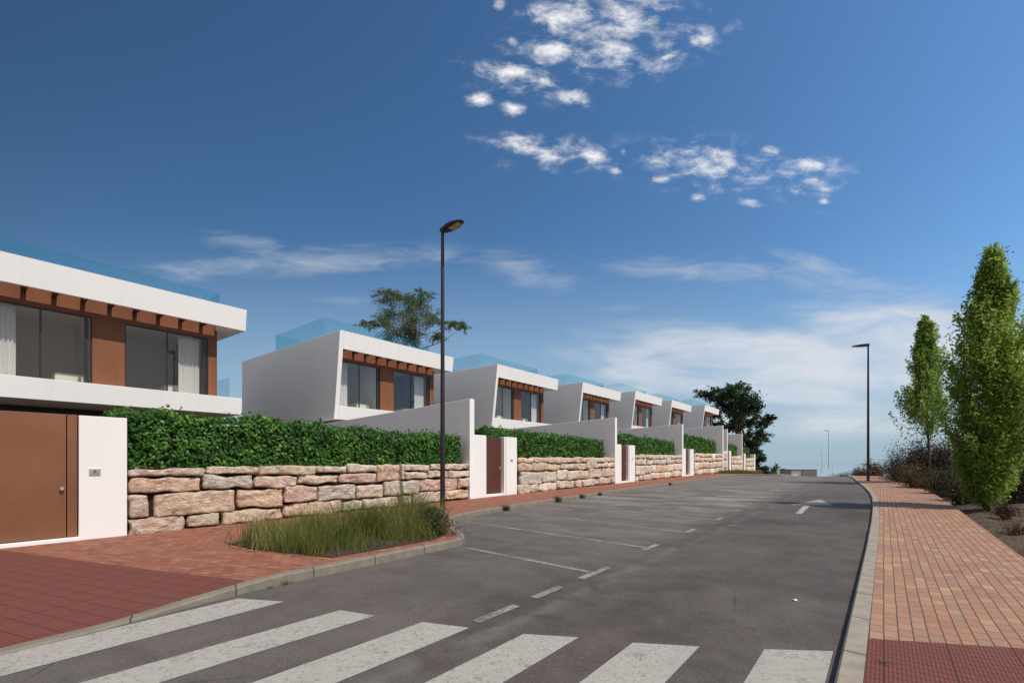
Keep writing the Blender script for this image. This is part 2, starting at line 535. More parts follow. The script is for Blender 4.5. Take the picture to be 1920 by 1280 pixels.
def paving_mat(name, rotdeg, swap, off, palette, region, tile_rot, bw=.2, bh=.1, tile=.2, msize=.007):
    """brick paving with a field of dark red ribbed tiles where 'region' (a, b, c): Y < a + b*X, for the crossing"""
    m, t = mat(name)
    co = t.new('ShaderNodeNewGeometry').outputs['Position']
    sep = t.new('ShaderNodeSeparateXYZ', {0: co})
    wob = noise_n(t, co, .45, 3)
    cow = t.new('ShaderNodeVectorMath', {0: co, 1: t.new('ShaderNodeCombineXYZ', {0: t.math('MULTIPLY', t.math('SUBTRACT', wob, .5), .035), 1: 0.0, 2: 0.0}).outputs[0]}, operation='ADD').outputs[0]
    mk, v = brick_nodes(t, cow, rotdeg, bw, bh, None, palette[-1], msize, off, 2, swap)
    mk_grey = mk((0, 0, 0), (1, 1, 1), 0)
    val = mk_grey.outputs['Color']
    fac = mk_grey.outputs['Fac']
    cr = t.n.new('ShaderNodeValToRGB')
    cr.color_ramp.interpolation = 'LINEAR'
    els = cr.color_ramp.elements
    ks = palette[:-1]
    els[0].position = 0.0
    els[0].color = (*ks[0], 1)
    els[1].position = 1.0
    els[1].color = (*ks[-1], 1)
    for i, k in enumerate(ks[1:-1]):
        e = els.new((i + 1) / (len(ks) - 1))
        e.color = (*k, 1)
    t.l.new(val, cr.inputs[0])
    n = noise_n(t, co, 5, 5, .65)
    big = noise_n(t, co, .5, 4, .6)
    c = t.mix(t.ramp(n, .35, .75, 0, .35), cr.outputs[0], palette[1])
    c = t.mix(t.ramp(big, .4, .65, 0, .4), c, palette[0])
    grime = noise_n(t, co, 40, 4, .7)
    c = t.mix(t.ramp(grime, .55, .75, 0, .3), c, tuple(x * .6 for x in palette[0]))
    c = t.mix(fac, c, palette[-1])
    # ribbed warning tiles
    tv = t.new('ShaderNodeMapping', {'Vector': co, 'Rotation': (0, 0, R(tile_rot))}).outputs[0]
    tb = t.new('ShaderNodeTexBrick', {'Vector': tv, 'Color1': (.162, .048, .036, 1), 'Color2': (.176, .055, .041, 1), 'Mortar': (.030, .010, .009, 1), 'Scale': 1.0, 'Mortar Size': .009,
                                      'Mortar Smooth': .2, 'Bias': 0.0, 'Brick Width': tile * (4 if tile < .15 else 2), 'Row Height': tile}, offset=0.0)
    ts = t.new('ShaderNodeSeparateXYZ', {0: tv})
    sn = lambda s, f: t.math('SINE', t.math('MULTIPLY', s, f))
    dots = t.math('MULTIPLY', sn(ts.outputs[0], math.pi * 2 / .05), sn(ts.outputs[1], math.pi * 2 / .05))
    dots = t.ramp(t.math('ABSOLUTE', dots), .15, .6, 0, 1)
    tc = t.mix(t.math('MULTIPLY', t.math('SUBTRACT', 1.0, dots), .6), t.mix(t.math('MULTIPLY', dots, .5), tb.outputs[0], (.235, .092, .070)), (.085, .026, .020))
    tc = t.mix(t.ramp(n, .5, .8, 0, .5), tc, (.13, .05, .045))
    tc = t.mix(t.ramp(grime, .6, .7, 0, .4), tc, (.06, .03, .028))
    reg = t.math('LESS_THAN', sep.outputs[1], t.math('ADD', t.math('MULTIPLY', sep.outputs[0], region[1]), region[0]))
    c = t.mix(reg, c, tc)
    hgt = t.mix(reg, t.math('SUBTRACT', t.math('MULTIPLY', grime, .15), fac), t.math('MULTIPLY', dots, .6))
    finish(t, c, .8, hgt, .5, .006, .25)
    return m


M = {}
M['white'] = make_render_mat('white_render', (.86, .84, .80), .12, .04)
M['white_gate'] = make_render_mat('white_wall_render', (.82, .80, .77), .07)
M['grey_render'] = make_render_mat('party_wall_render', (.84, .82, .80), .08, .04)
M['brown'] = plain_mat('brown_cladding', (.20, .078, .038), .6, .18, 1.5, .2, vs=(1, 1, .25))
M['beam'] = plain_mat('dark_beam_wood', (.075, .032, .020), .6, .18, 3, .2)
M['brown_door'] = plain_mat('brown_metal_door', (.205, .088, .045), .45, .16, .8, .3)
M['dark_door'] = plain_mat('dark_brown_door', (.095, .036, .024), .55, .12, 1.2, .2)
M['frame'] = plain_mat('bronze_window_frame', (.022, .017, .014), .4, .1, 4, .5)
M['dark_wall'] = plain_mat('dark_grey_panel', (.035, .038, .038), .5, .1, 1.2)
M['room'] = plain_mat('room_plaster', (.80, .76, .70), .8, .05, 1)
M['room_floor'] = plain_mat('room_floor', (.50, .43, .35), .5, .1, 3)
M['bed'] = plain_mat('bed_linen', (.70, .68, .64), .9, .06, 5)
M['lamp_metal'] = plain_mat('dark_lamp_metal', (.020, .012, .013), .42, .1, 8, .5)
M['pale_metal'] = plain_mat('galvanised_pole', (.42, .44, .46), .5, .08, 6, .5, .3)
M['steel'] = plain_mat('brushed_steel', (.50, .48, .44), .35, .08, 30, .5, .6)
M['steel_dark'] = plain_mat('dark_emblem', (.06, .055, .05), .5, .05, 20)
M['mortar'] = plain_mat('wall_core', (.030, .012, .009), .95, .3, 6)
M['soil'] = plain_mat('dark_soil', (.060, .042, .032), .95, .35, 8, .1, bump=.5)
M['bark'] = plain_mat('bark', (.085, .066, .050), .9, .3, 14, .1, bump=.6, vs=(1, 1, .3))
M['asphalt'] = make_asphalt()
M['paint'] = make_paint()
M['faint'] = make_faint_paint()


def make_kerb(k=1.0):
    m, t = mat('concrete_kerb')
    co = t.new('ShaderNodeNewGeometry').outputs['Position']
    sep = t.new('ShaderNodeSeparateXYZ', {0: co})
    n = noise_n(t, co, 6, 6, .65)
    f = noise_n(t, co, 90, 3, .7)
    c = t.mix(t.ramp(n, .3, .7), (.165 * k, .143 * k, .112 * k), (.245 * k, .215 * k, .172 * k))
    c = t.mix(t.ramp(f, .55, .75, 0, .4), c, (.13, .115, .10))
    yy = t.math('ADD', sep.outputs[1], t.math('MULTIPLY', sep.outputs[0], .3))
    fr = t.math('ABSOLUTE', t.math('SUBTRACT', t.math('FRACT', yy), .5))
    c = t.mix(t.ramp(fr, .012, .006), c, (.06, .052, .045))
    finish(t, c, .85, f, .3, .004, .2)
    return m


M['kerb'] = make_kerb()
M['kerb_pale'] = make_kerb(1.5)
M['pave_right'] = paving_mat('brick_paving', 0, True, .5, [(.33, .175, .115), (.36, .195, .12), (.275, .14, .10), (.41, .255, .145), (.31, .185, .13), (.265, .185, .135), (.44, .30, .165), (.115, .068, .048)], (5.02, .50), 0, tile=.1, msize=.0058)
M['pave_left'] = paving_mat('red_block_paving', -17.5, False, .5, [(.255, .096, .064), (.315, .128, .075), (.185, .066, .050), (.36, .165, .095), (.22, .095, .070), (.085, .034, .024)], (4.58, .319), -17.7, tile=.2, msize=.005)


def make_stone():
    m, t = mat('sandstone_blocks')
    co = t.new('ShaderNodeNewGeometry').outputs['Position']
    at = t.new('ShaderNodeAttribute', attribute_name='tint').outputs['Fac']
    cr = t.n.new('ShaderNodeValToRGB')
    els = cr.color_ramp.elements
    pal = [(0, (.62, .51, .36)), (.17, (.74, .46, .29)), (.34, (.60, .42, .35)), (.5, (.84, .76, .60)), (.67, (.66, .40, .31)), (.83, (.56, .49, .40)), (1, (.66, .56, .44))]
    els[0].color = (*pal[0][1], 1)
    els[1].color = (*pal[-1][1], 1)
    for p, k in pal[1:-1]:
        e = els.new(p)
        e.color = (*k, 1)
    t.l.new(at, cr.inputs[0])
    n1 = noise_n(t, co, 2.2, 6, .65, .6, (1, 1, 2.4))
    n2 = noise_n(t, co, 7, 7, .72, .7, (1, 1, 2.2))
    n3 = noise_n(t, co, 34, 5, .7)
    c = t.mix(t.ramp(n1, .50, .70, 0, .5), cr.outputs[0], (.46, .37, .31))
    c = t.mix(t.ramp(n2, .47, .60, 0, .85), c, (.86, .78, .66))
    c = t.mix(t.ramp(n2, .43, .34, 0, .75), c, (.30, .20, .15))
    c = t.mix(t.ramp(n3, .55, .72, 0, .5), c, (.17, .13, .11))
    h = t.math('ADD', t.math('MULTIPLY', n2, 1.0), t.math('MULTIPLY', n3, .35))
    finish(t, c, .9, h, 1.0, .09, .15)
    return m


M['stone'] = make_stone()


def make_bank():
    m, t = mat('dry_ground')
    co = t.new('ShaderNodeNewGeometry').outputs['Position']
    n = noise_n(t, co, 1.1, 6, .7, .4)
    f = noise_n(t, co, 12, 6, .75)
    g = noise_n(t, co, .03, 5, .6)
    c = t.mix(t.ramp(n, .35, .65), (.075, .055, .040), (.17, .124, .088))
    c = t.mix(t.ramp(f, .55, .7, 0, .55), c, (.20, .155, .115))
    c = t.mix(t.ramp(f, .45, .3, 0, .6), c, (.035, .028, .022))
    c = t.mix(t.ramp(g, .5, .6, 0, .4), c, (.08, .09, .045))
    finish(t, c, .95, t.math('ADD', f, n), 1.0, .05, .1)
    return m


M['bank'] = make_bank()


def make_sea():
    m, t = mat('hazy_sea')
    co = objco(t)
    finish(t, (.20, .27, .31), .04, spec=.6)
    return m


M['sea'] = make_sea()


def make_glass(name, tint, refl=.10, rough=.02, fres=1.45):
    m, t = mat(name)
    tr = t.new('ShaderNodeBsdfTransparent', {'Color': (*tint, 1)})
    gl = t.new('ShaderNodeBsdfGlossy', {'Color': (1, 1, 1, 1), 'Roughness': rough})
    fr = t.new('ShaderNodeFresnel', {'IOR': fres})
    front = t.math('SUBTRACT', 1.0, t.new('ShaderNodeNewGeometry').outputs['Backfacing'])
    k = t.math('MULTIPLY', t.math('ADD', fr.outputs[0], refl, clamp=True), front)
    mx = t.new('ShaderNodeMixShader', {0: k, 1: tr.outputs[0], 2: gl.outputs[0]})
    t.new('ShaderNodeOutputMaterial', {'Surface': mx.outputs[0]})
    return m


M['glass'] = make_glass('window_glass', (.96, .96, .94), .02)


def make_teal():
    m, t = mat('teal_balustrade_glass')
    tr = t.new('ShaderNodeBsdfTransparent', {'Color': (.86, .94, .95, 1)})
    di = t.new('ShaderNodeBsdfPrincipled', {'Base Color': (.06, .30, .40, 1), 'Roughness': .12, 'Specular IOR Level': .4})
    mx = t.new('ShaderNodeMixShader', {0: .055, 1: tr.outputs[0], 2: di.outputs[0]})
    t.new('ShaderNodeOutputMaterial', {'Surface': mx.outputs[0]})
    return m


M['teal'] = make_teal()


def make_curtain():
    m, t = mat('white_curtain')
    co = objco(t)
    n = noise_n(t, co, 20, 3, .5, 0, (1, 1, .05))
    c = t.mix(n, (.78, .78, .78), (.90, .90, .90))
    p = t.new('ShaderNodeBsdfPrincipled', {'Base Color': c, 'Roughness': .9, 'Specular IOR Level': .1})
    tr = t.new('ShaderNodeBsdfTranslucent', {'Color': (.8, .8, .8, 1)})
    mx = t.new('ShaderNodeMixShader', {0: .35, 1: p.outputs[0], 2: tr.outputs[0]})
    t.new('ShaderNodeOutputMaterial', {'Surface': mx.outputs[0]})
    return m


M['curtain'] = make_curtain()
M['hedge'] = leaf_mat('hedge_leaves', (.014, .060, .014), (.095, .25, .035), (.22, .34, .06), .5, .28, 1.0)
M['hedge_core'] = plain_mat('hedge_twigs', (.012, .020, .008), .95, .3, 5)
M['tree_green'] = leaf_mat('fresh_green_leaves', (.085, .165, .028), (.34, .46, .085), (.50, .56, .15), .55, .62, 1.2)
M['tree_dark'] = leaf_mat('dark_evergreen_leaves', (.018, .040, .016), (.060, .098, .034), (.10, .12, .04), .55, .2, .4)
M['tree_olive'] = leaf_mat('olive_leaves', (.055, .090, .045), (.16, .20, .075), (.23, .23, .085), .6, .25, .6)
M['tree_blue'] = leaf_mat('blue_green_leaves', (.012, .022, .020), (.030, .050, .042), None, .6, .1, .5)
M['grass'] = leaf_mat('grass_blades', (.050, .068, .016), (.28, .30, .075), (.46, .40, .19), .6, .45, 2.2)
M['dry'] = leaf_mat('dry_twigs', (.050, .036, .026), (.16, .112, .075), (.26, .19, .125), .9, .1, 2)
M['dry_grey'] = leaf_mat('grey_twigs', (.036, .026, .018), (.105, .076, .052), (.18, .135, .095), .9, .1, 2)
M['dry_green'] = leaf_mat('scrub_leaves', (.025, .034, .016), (.085, .090, .036), (.15, .115, .05), .8, .15, 2)
M['rust'] = leaf_mat('rusty_scrub_leaves', (.070, .044, .018), (.165, .105, .036), (.11, .12, .04), .8, .15, 2)

# ------------------------------------------------------------------ ground, sea, road, pavements
HAZY = None


def build_ground():
    ys = [-60, -30, -10, 0, 2.6, 6, 9, 12.6, 16, 20, 24, 30, 36, 41, 46, 48.5, 51, 54, 58, 64, 70, 85, 100, 150, 200, 300, 400, 900, 1200, 9000, 40000]
    xs = [-30000, -3000, -600, -200, -90, -60, -45, -30, -20, -12.5, -9, -5, -1, .2, 1.55, 1.9, 2.3, 3, 4, 5, 6.5, 8, 10, 13, 17, 22, 30, 45, 80, 200, 600, 3000, 30000]
    V, Fc = [], []
    for y in ys:
        for x in xs:
            z = gz(y) - .16
            if y > 60:
                z -= 0
            e = edge(min(y, 260))
            dx = x - e
            if dx > .0 and -60 < y < 300:
                z += .12
                rise = min(dx, 12) * .10 + max(0, min(dx - 3, 20)) * .05
                fade = lerp_tab([(-60, .3), (4, .45), (12, .55), (26, 1), (45, 1), (70, .7), (100, .3), (200, 0)], y)
                z += rise * fade
                if dx > .35:
                    z += noise.noise(Vector((x * .35, y * .35, 3))) * .18
            if x < -45:
                z -= (-45 - max(x, -600)) * .10
            if x > 45:
                z -= (min(x, 600) - 45) * .12
            z = max(z, -62)
            V.append((x, y, z))
    nx = len(xs)
    for j in range(len(ys) - 1):
        for i in range(nx - 1):
            a = j * nx + i
            Fc.append((a, a + 1, a + nx + 1, a + nx))
    o = mesh_obj('ground', V, Fc, M['bank'], smooth=True)
    tag(o, None, None, kind='structure')
    o = mesh_obj('sea', [(-40000, 700, -44), (40000, 700, -44), (40000, 50000, -44), (-40000, 50000, -44)], [(0, 1, 2, 3)], M['sea'])
    tag(o, None, None, kind='structure')


def bank_z(x, y):
    """height of the bank right of the pavement"""
    dx = x - edge(y)
    fade = lerp_tab([(-60, .3), (4, .45), (12, .55), (26, 1), (45, 1), (70, .7), (100, .3), (200, 0)], y)
    z = gz(y) - .04
    if dx > 0:
        z += (min(dx, 12) * .10 + max(0, min(dx - 3, 20)) * .05) * fade
    return z


def yrange(y0, y1, tabs, step_near=.25):
    ys = set()
    y = y0
    while y < y1:
        ys.add(round(y, 3))
        y += step_near if y < 14 else (.6 if y < 60 else 3.0)
    ys.add(y1)
    for tb in tabs:
        for a, _ in tb:
            if y0 < a < y1:
                ys.add(round(a, 3))
    return sorted(ys)


def build_road():
    ys = yrange(-30, 240, [PR], 1.0)
    V, Fc = [], []
    cols = [0, .12, .25, .5, .75, .88, 1]
    for y in ys:
        a, b = min(kl(y), -12.0) if y > 42 else -9.95, kr(y) + .06
        for c in cols:
            V.append((a + (b - a) * c, y, gz(y) - .0))
    n = len(cols)
    for j in range(len(ys) - 1):
        for i in range(n - 1):
            q = j * n + i
            Fc.append((q, q + 1, q + n + 1, q + n))
    tag(mesh_obj('road', V, Fc, M['asphalt'], smooth=True), None, None, kind='structure')
    # right kerb and pavement
    KW = .17
    ys = yrange(-20, 230, [PR, KR, EDGE])

    def strip(name, fn, m, smooth=False):
        V, Fc = [], []
        k = None
        for y in ys_:
            row = fn(y)
            k = len(row)
            V.extend(row)
        for j in range(len(ys_) - 1):
            for i in range(k - 1):
                q = j * k + i
                Fc.append((q, q + 1, q + k + 1, q + k))
        return tag(mesh_obj(name, V, Fc, m, smooth=smooth), None, None, kind='structure')
    ys_ = ys
    strip('kerb', lambda y: [(kr(y), y, gz(y) - .1), (kr(y) + .012, y, gz(y) + .062), (kr(y) + .03, y, gz(y) + .082), (kr(y) + KW, y, gz(y) + .088), (kr(y) + KW, y, gz(y) - .05)], M['kerb_pale'])
    strip('pavement', lambda y: [(kr(y) + KW - .001, y, gz(y) - .06), (kr(y) + KW + .003, y, gz(y) + .086)] +
          [(kr(y) + KW + .003 + (edge(y) - kr(y) - KW) * q, y, gz(y) + .086) for q in (.33, .66, 1)] + [(edge(y), y, gz(y) - .25)], M['pave_right'])
    # left kerb and pavement; kerb line offset by its own normal
    ys = yrange(-20, 110, [PR, KL])
    ys_ = ys

    def nrm(y):
        dx = (kl(y + .12) - kl(y - .12)) / .24
        L = math.hypot(1, dx)
        return (-1 / L, dx / L)
    cache = {}

    def kin(y):
        n = nrm(y)
        return (kl(y) + n[0] * .15, y + n[1] * .15)

    def lrow(y):
        h = kl_h(y)
        a = kin(y)
        return [(kl(y) + .0, y, gz(y) - .1), (kl(y) - .01, y, gz(y) + h - .02), (kl(y) - .03, y, gz(y) + h), (a[0], a[1], gz(y) + h), (a[0], a[1], gz(y) - .05)]
    strip('kerb', lrow, M['kerb'])

    def prow(y):
        h = kl_h(y) - .003
        a = kin(y)
        rows = [(a[0] + .0, a[1], gz(y) - .06), (a[0] - .003, a[1], gz(y) + h)]
        for q in (.12, .3, .6, 1):
            k = min(1, q * 2.2)
            rows.append((a[0] + (-14.6 - a[0]) * q, a[1] + (y - a[1]) * q, gz(y) + h + (.127 - h) * k))
        return rows
    strip('pavement', prow, M['pave_left'])


def quad_obj(name, polys, m, lift, kind='structure'):
    """flat polygons draped on the road, given as lists of (x, y)"""
    V, Fc = [], []
    for p in polys:
        # cut quads along y so that they follow the road
        if len(p) == 4:
            N = 6
            a, b, c, d = p
            n0 = len(V)
            for i in range(N + 1):
                t = i / N
                for (s, e) in ((a, d), (b, c)):
                    x, y = s[0] + (e[0] - s[0]) * t, s[1] + (e[1] - s[1]) * t
                    V.append((x, y, gz(y) + lift))
            for i in range(N):
                q = n0 + 2 * i
                Fc.append((q, q + 1, q + 3, q + 2))
        else:
            n0 = len(V)
            V += [(x, y, gz(y) + lift) for x, y in p]
            Fc.append(tuple(range(n0, n0 + len(p))))
    return tag(mesh_obj(name, V, Fc, m), None, None, kind=kind)


def build_markings():
    # zebra crossing: stripes run along the street, far ends step with the skew of the crossing
    ends = [(-6.0, -5.42, 2.34, 2.6), (-4.62, -4.16, 2.8, 2.93), (-3.62, -3.13, 3.1, 3.27), (-2.62, -2.17, 3.46, 3.7), (-1.73, -1.24, 3.88, 4.15), (-.79, -.33, 4.42, 4.72)]
    polys = []
    for i, (x0, x1, ya, yb) in enumerate(ends):
        sl = [-.10, 0, 0, 0, 0, 0][i]
        y0 = (-.6, -.5, 0, .2, .5, .8)[i]
        if i == 0:                                 # the outer stripe follows the kerb
            polys.append([(-5.72, y0), (-5.16, y0), (-5.42, 2.58), (-5.98, 2.30)])
        else:
            polys.append([(x0, y0), (x1, y0), (x1, yb), (x0, ya)])
    quad_obj('zebra_crossing', polys, M['paint'], .004)
    # bay dividers, then the short cross dashes of the bay line
    L = [[(-5.95, 6.12), (-5.93, 6.22), (-3.3, 5.96), (-3.3, 5.86)], [(-8.5, 8.66), (-8.48, 8.76), (-3.35, 8.14), (-3.35, 8.05)],
         [(-8.9, 11.1), (-8.9, 11.2), (-3.4, 10.3), (-3.4, 10.2)], [(-9.0, 13.75), (-9.0, 13.85), (-3.4, 12.72), (-3.4, 12.62)],
         [(-9.0, 16.35), (-9.0, 16.45), (-3.5, 15.2), (-3.5, 15.08)], [(-9.1, 19.0), (-9.1, 19.1), (-3.6, 17.8), (-3.6, 17.65)],
         [(-9.1, 21.7), (-9.1, 21.8), (-3.7, 20.4), (-3.7, 20.3)], [(-9.1, 24.4), (-9.1, 24.5), (-3.8, 23.1), (-3.8, 23.0)]]
    L = [[p[0], p[3], p[2], p[1]] for p in L]
    quad_obj('parking_lines', L[:], M['faint'], .004)
    D = []
    for (x, y0, y1) in [(-3.19, 3.42, 4.08), (-3.2, 4.42, 5.02), (-3.2, 5.5, 6.32), (-3.3, 7.86, 8.5), (-3.33, 10.2, 10.8), (-3.36, 12.6, 13.3), (-3.45, 14.9, 15.5), (-3.6, 17.3, 17.9),
                        (-3.75, 20.2, 20.9), (-3.9, 23, 23.7), (-4.1, 26, 26.8), (-4.4, 30, 31)]:
        D.append([(x - .055, y0), (x + .055, y0), (x + .055, y1), (x - .055, y1)])
    quad_obj('bay_line_dashes', D, M['faint'], .0065)
    # direction arrow
    A = [[(-1.95, 15.3), (-1.80, 15.3), (-1.88, 17.9), (-2.06, 18.05)], [(-2.46, 17.9), (-1.30, 18.5), (-1.85, 20.7)]]
    quad_obj('direction_arrow', A, M['paint'], .005)


build_ground()
build_road()
build_markings()

# ------------------------------------------------------------------ stone walls, hedges, entrances
STONES = [(0.000, 0.140, 0.81, 0.94), (0.140, 0.254, 0.82, 0.97), (0.255, 0.403, 0.79, 0.98), (0.404, 0.496, 0.81, 0.97), (0.498, 0.597, 0.82, 0.99), (0.597, 0.702, 0.60, 0.99), (0.704, 0.808, 0.82, 0.99), (0.810, 0.998, 0.84, 1.00),
          (0.001, 0.130, 0.585, 0.80), (0.134, 0.241, 0.59, 0.82), (0.244, 0.351, 0.58, 0.78), (0.354, 0.470, 0.61, 0.79), (0.474, 0.594, 0.58, 0.80), (0.704, 0.797, 0.63, 0.81), (0.801, 0.891, 0.63, 0.82), (0.895, 0.998, 0.63, 0.82),
          (0.001, 0.036, 0.23, 0.56), (0.043, 0.201, 0.21, 0.57), (0.206, 0.313, 0.24, 0.56), (0.316, 0.406, 0.29, 0.59), (0.409, 0.524, 0.26, 0.57), (0.527, 0.620, 0.25, 0.56), (0.624, 0.760, 0.27, 0.60), (0.765, 0.938, 0.29, 0.61), (0.941, 0.999, 0.31, 0.61),
          (0.001, 0.100, -0.04, 0.22), (0.104, 0.168, 0.00, 0.22), (0.173, 0.312, -0.01, 0.23), (0.316, 0.480, 0.01, 0.26), (0.484, 0.545, 0.00, 0.24), (0.549, 0.674, -0.00, 0.25), (0.677, 0.732, 0.02, 0.25), (0.736, 0.875, 0.02, 0.28), (0.879, 0.998, 0.01, 0.29)]


def stone_wall(idx, y0, y1, ztop, X, label, res, k=1.0, shift=0.0):
    L = y1 - y0
    root = empty('stone_wall', (X, y0, gz(y0) + .13), label, 'stone wall', 'rough sandstone walls along the left pavement')
    core = MB()
    N = 6
    for i in range(N):
        a, b = y0 + L * i / N, y0 + L * (i + 1) / N
        core.hexa([(X - .45, a, gz(a) - .1), (X - .13, a, gz(a) - .1), (X - .13, b, gz(b) - .1), (X - .45, b, gz(b) - .1),
                   (X - .45, a, ztop - .05), (X - .13, a, ztop - .05), (X - .13, b, ztop - .05), (X - .45, b, ztop - .05)])
    c = core.build('wall_core', M['mortar'], None, recalc=False)
    c.parent = root
    c.matrix_parent_inverse = Matrix.Translation(-root.location)
    V, Fc, T = [], [], []
    for si, (a0, a1, t0, t1) in enumerate(STONES):
        b0, b1 = a0 * k + shift, a1 * k + shift
        for sh in (0, -k):
            c0, c1 = max(b0 + sh, 0), min(b1 + sh, 1)
            if c1 - c0 < .02:
                continue
            ya, yb = y0 + L * c0, y0 + L * c1
            ym = (ya + yb) / 2
            gb = gz(ym) + .13
            za, zb = gb + (ztop - gb) * t0, gb + (ztop - gb) * t1
            ny = max(3, int((yb - ya) / res))
            nz = max(3, int((zb - za) / res))
            dep = .34
            nxx = 3
            cy, cz = ym, (za + zb) / 2
            hx, hy, hz = dep / 2, (yb - ya) / 2 - .016, (zb - za) / 2 - .010
            tint = random.random()
            seed = idx * 17 + si
            proud = random.uniform(-.03, .03)
            tilt = random.uniform(-.05, .05)
            rad = min(.032, hy * .45, hz * .45)
            idxs = {}

            def vert(i, j, l):
                key = (i, j, l)
                if key in idxs:
                    return idxs[key]
                p = Vector(((i / nxx * 2 - 1) * hx, (j / ny * 2 - 1) * hy, (l / nz * 2 - 1) * hz))
                inner = Vector((max(-hx + rad, min(hx - rad, p.x)), max(-hy + rad, min(hy - rad, p.y)), max(-hz + rad, min(hz - rad, p.z))))
                dd = p - inner
                if dd.length > 1e-6:
                    p = inner + dd.normalized() * rad
                q = p + Vector((0, cy, cz))
                s = Vector((seed, 0, 0))
                o1 = noise.noise(q * 2.2 + s * 3.1)
                o2 = noise.noise(q * 6.5 + s)
                o3 = noise.noise(q * 17 + s)
                p.x += o1 * .06 + o2 * .055 + o3 * .030
                p.z += noise.noise(Vector((q.y * 2.6, seed, p.z * 3))) * .06 + o3 * .012
                p.y += noise.noise(Vector((q.z * 5, seed, 9))) * .04
                p.z += p.y * tilt * min(1, hz / hy)
                idxs[key] = len(V)
                V.append((X - dep / 2 + .04 + proud + p.x, cy + p.y, cz + p.z))
                T.append(tint)
                return idxs[key]

            def grid(fn, A, B):
                for u in range(A):
                    for v in range(B):
                        Fc.append((fn(u, v), fn(u + 1, v), fn(u + 1, v + 1), fn(u, v + 1)))
            grid(lambda u, v: vert(nxx, u, v), ny, nz)
            grid(lambda u, v: vert(v, u, nz), ny, nxx)
            grid(lambda u, v: vert(u, v, 0), nxx, ny)
            grid(lambda u, v: vert(u, 0, v), nxx, nz)
            grid(lambda u, v: vert(v, ny, u), nz, nxx)
    o = mesh_obj('stone_blocks', V, Fc, M['stone'], None, True, T)
    bm = bmesh.new()
    bm.from_mesh(o.data)
    bmesh.ops.recalc_face_normals(bm, faces=bm.faces)
    bm.to_mesh(o.data)
    bm.free()
    o.parent = root
    o.matrix_parent_inverse = Matrix.Translation(-root.location)
    return root


def pin(o, root):
    """parent a world-space mesh to its thing"""
    o.parent = root
    o.matrix_parent_inverse = Matrix.Translation(-Vector(root.location))
    return o


def hedge(y0, y1, z0, zt0, zt1, n, size, label, X=-12.15, depth=.85):
    root = empty('hedge', (X - depth / 2, y0, z0), label, 'hedge', 'green hedges above the stone walls')
    L = y1 - y0

    def top(y, x):
        t = (y - y0) / L
        base_ = zt0 + (zt1 - zt0) * t
        return base_ - .05 + .13 * noise.noise(Vector((y * 1.1, 3, z0))) + .09 * noise.noise(Vector((y * 3.3, x * 3, 7)))
    y = rng.uniform(y0, y1, n)
    fr = rng.uniform(0, 1, n)
    pts, outw, tint = [], [], []
    for i in range(n):
        yy = y[i]
        face = fr[i]
        if face < .60:                               # street face
            x = X - abs(rng.normal(0, .09))
            zt = top(yy, x)
            z = rng.uniform(z0 - .03, zt)
            bulge = .07 * noise.noise(Vector((yy * 2.1, z * 2.5, 1.3)))
            x += bulge + .03
            o = (1, 0, .35)
        elif face < .86:                             # top
            x = X - rng.uniform(0, depth)
            zt = top(yy, x)
            z = zt + rng.normal(0, .045)
            if rng.uniform() < .12:
                z += abs(rng.normal(0, .08))
            o = (.3, 0, 1)
        elif face < .93:                             # ends
            e = rng.uniform() < .5
            x = X - rng.uniform(0, depth)
            z = rng.uniform(z0, top(yy, x))
            yy = (y0 if e else y1) + rng.normal(0, .05)
            o = (0, -1 if e else 1, .3)
        else:
            x = X - rng.uniform(0, depth)
            z = rng.uniform(z0, top(yy, x))
            o = (0, 0, .2)
        pts.append((x, yy, z))
        outw.append(o)
        cl = noise.noise(Vector((yy * 3.2, z * 3.6, x * 2)))
        tint.append(min(1, max(0, .45 + .55 * cl + rng.normal(0, .22))))
    pin(leaf_obj('leaves', pts, size, M['hedge'], None, np.array(outw), np.array(tint), 1.45, .10), root)
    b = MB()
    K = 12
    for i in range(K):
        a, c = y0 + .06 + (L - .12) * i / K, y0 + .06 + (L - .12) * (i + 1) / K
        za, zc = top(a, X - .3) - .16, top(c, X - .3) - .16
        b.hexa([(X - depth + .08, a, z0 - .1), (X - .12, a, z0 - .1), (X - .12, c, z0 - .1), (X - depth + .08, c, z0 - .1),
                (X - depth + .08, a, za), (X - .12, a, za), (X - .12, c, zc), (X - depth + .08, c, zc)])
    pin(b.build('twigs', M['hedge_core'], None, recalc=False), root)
    return root


def party_wall(Y, X, ztop, label, depth=12.5, thick=.25):
    zb = gz(Y) - .2
    root = empty('garden_wall', (X, Y, zb + .33), label, 'garden wall', 'tall white walls between the plots')
    b = MB()
    b.hexa([(X - depth, Y, zb), (X, Y, zb), (X, Y + thick, zb), (X - depth, Y + thick, zb),
            (X - depth, Y, ztop - depth * .04), (X, Y, ztop), (X, Y + thick, ztop), (X - depth, Y + thick, ztop - depth * .04)])
    pin(b.build('wall', M['grey_render'], None, bevel=.012), root)
    return root


def intercom(y, z, X, root, s=1.0):
    b = MB()
    b.box(X, X + .018, y - .085 * s, y + .085 * s, z - .065 * s, z + .065 * s)
    o = pin(b.build('intercom', M['steel'], None, bevel=.004), root)
    b = MB()                                            # a small bell mark with a line below
    b.box(X + .018, X + .022, y - .026 * s, y + .026 * s, z - .006 * s, z + .004 * s)
    b.box(X + .018, X + .022, y - .014 * s, y + .012 * s, z + .004 * s, z + .030 * s)
    b.box(X + .018, X + .0205, y - .05 * s, y + .06 * s, z - .034 * s, z - .026 * s)
    q = b.build('button', M['steel_dark'], None)
    q.parent = o
    return root


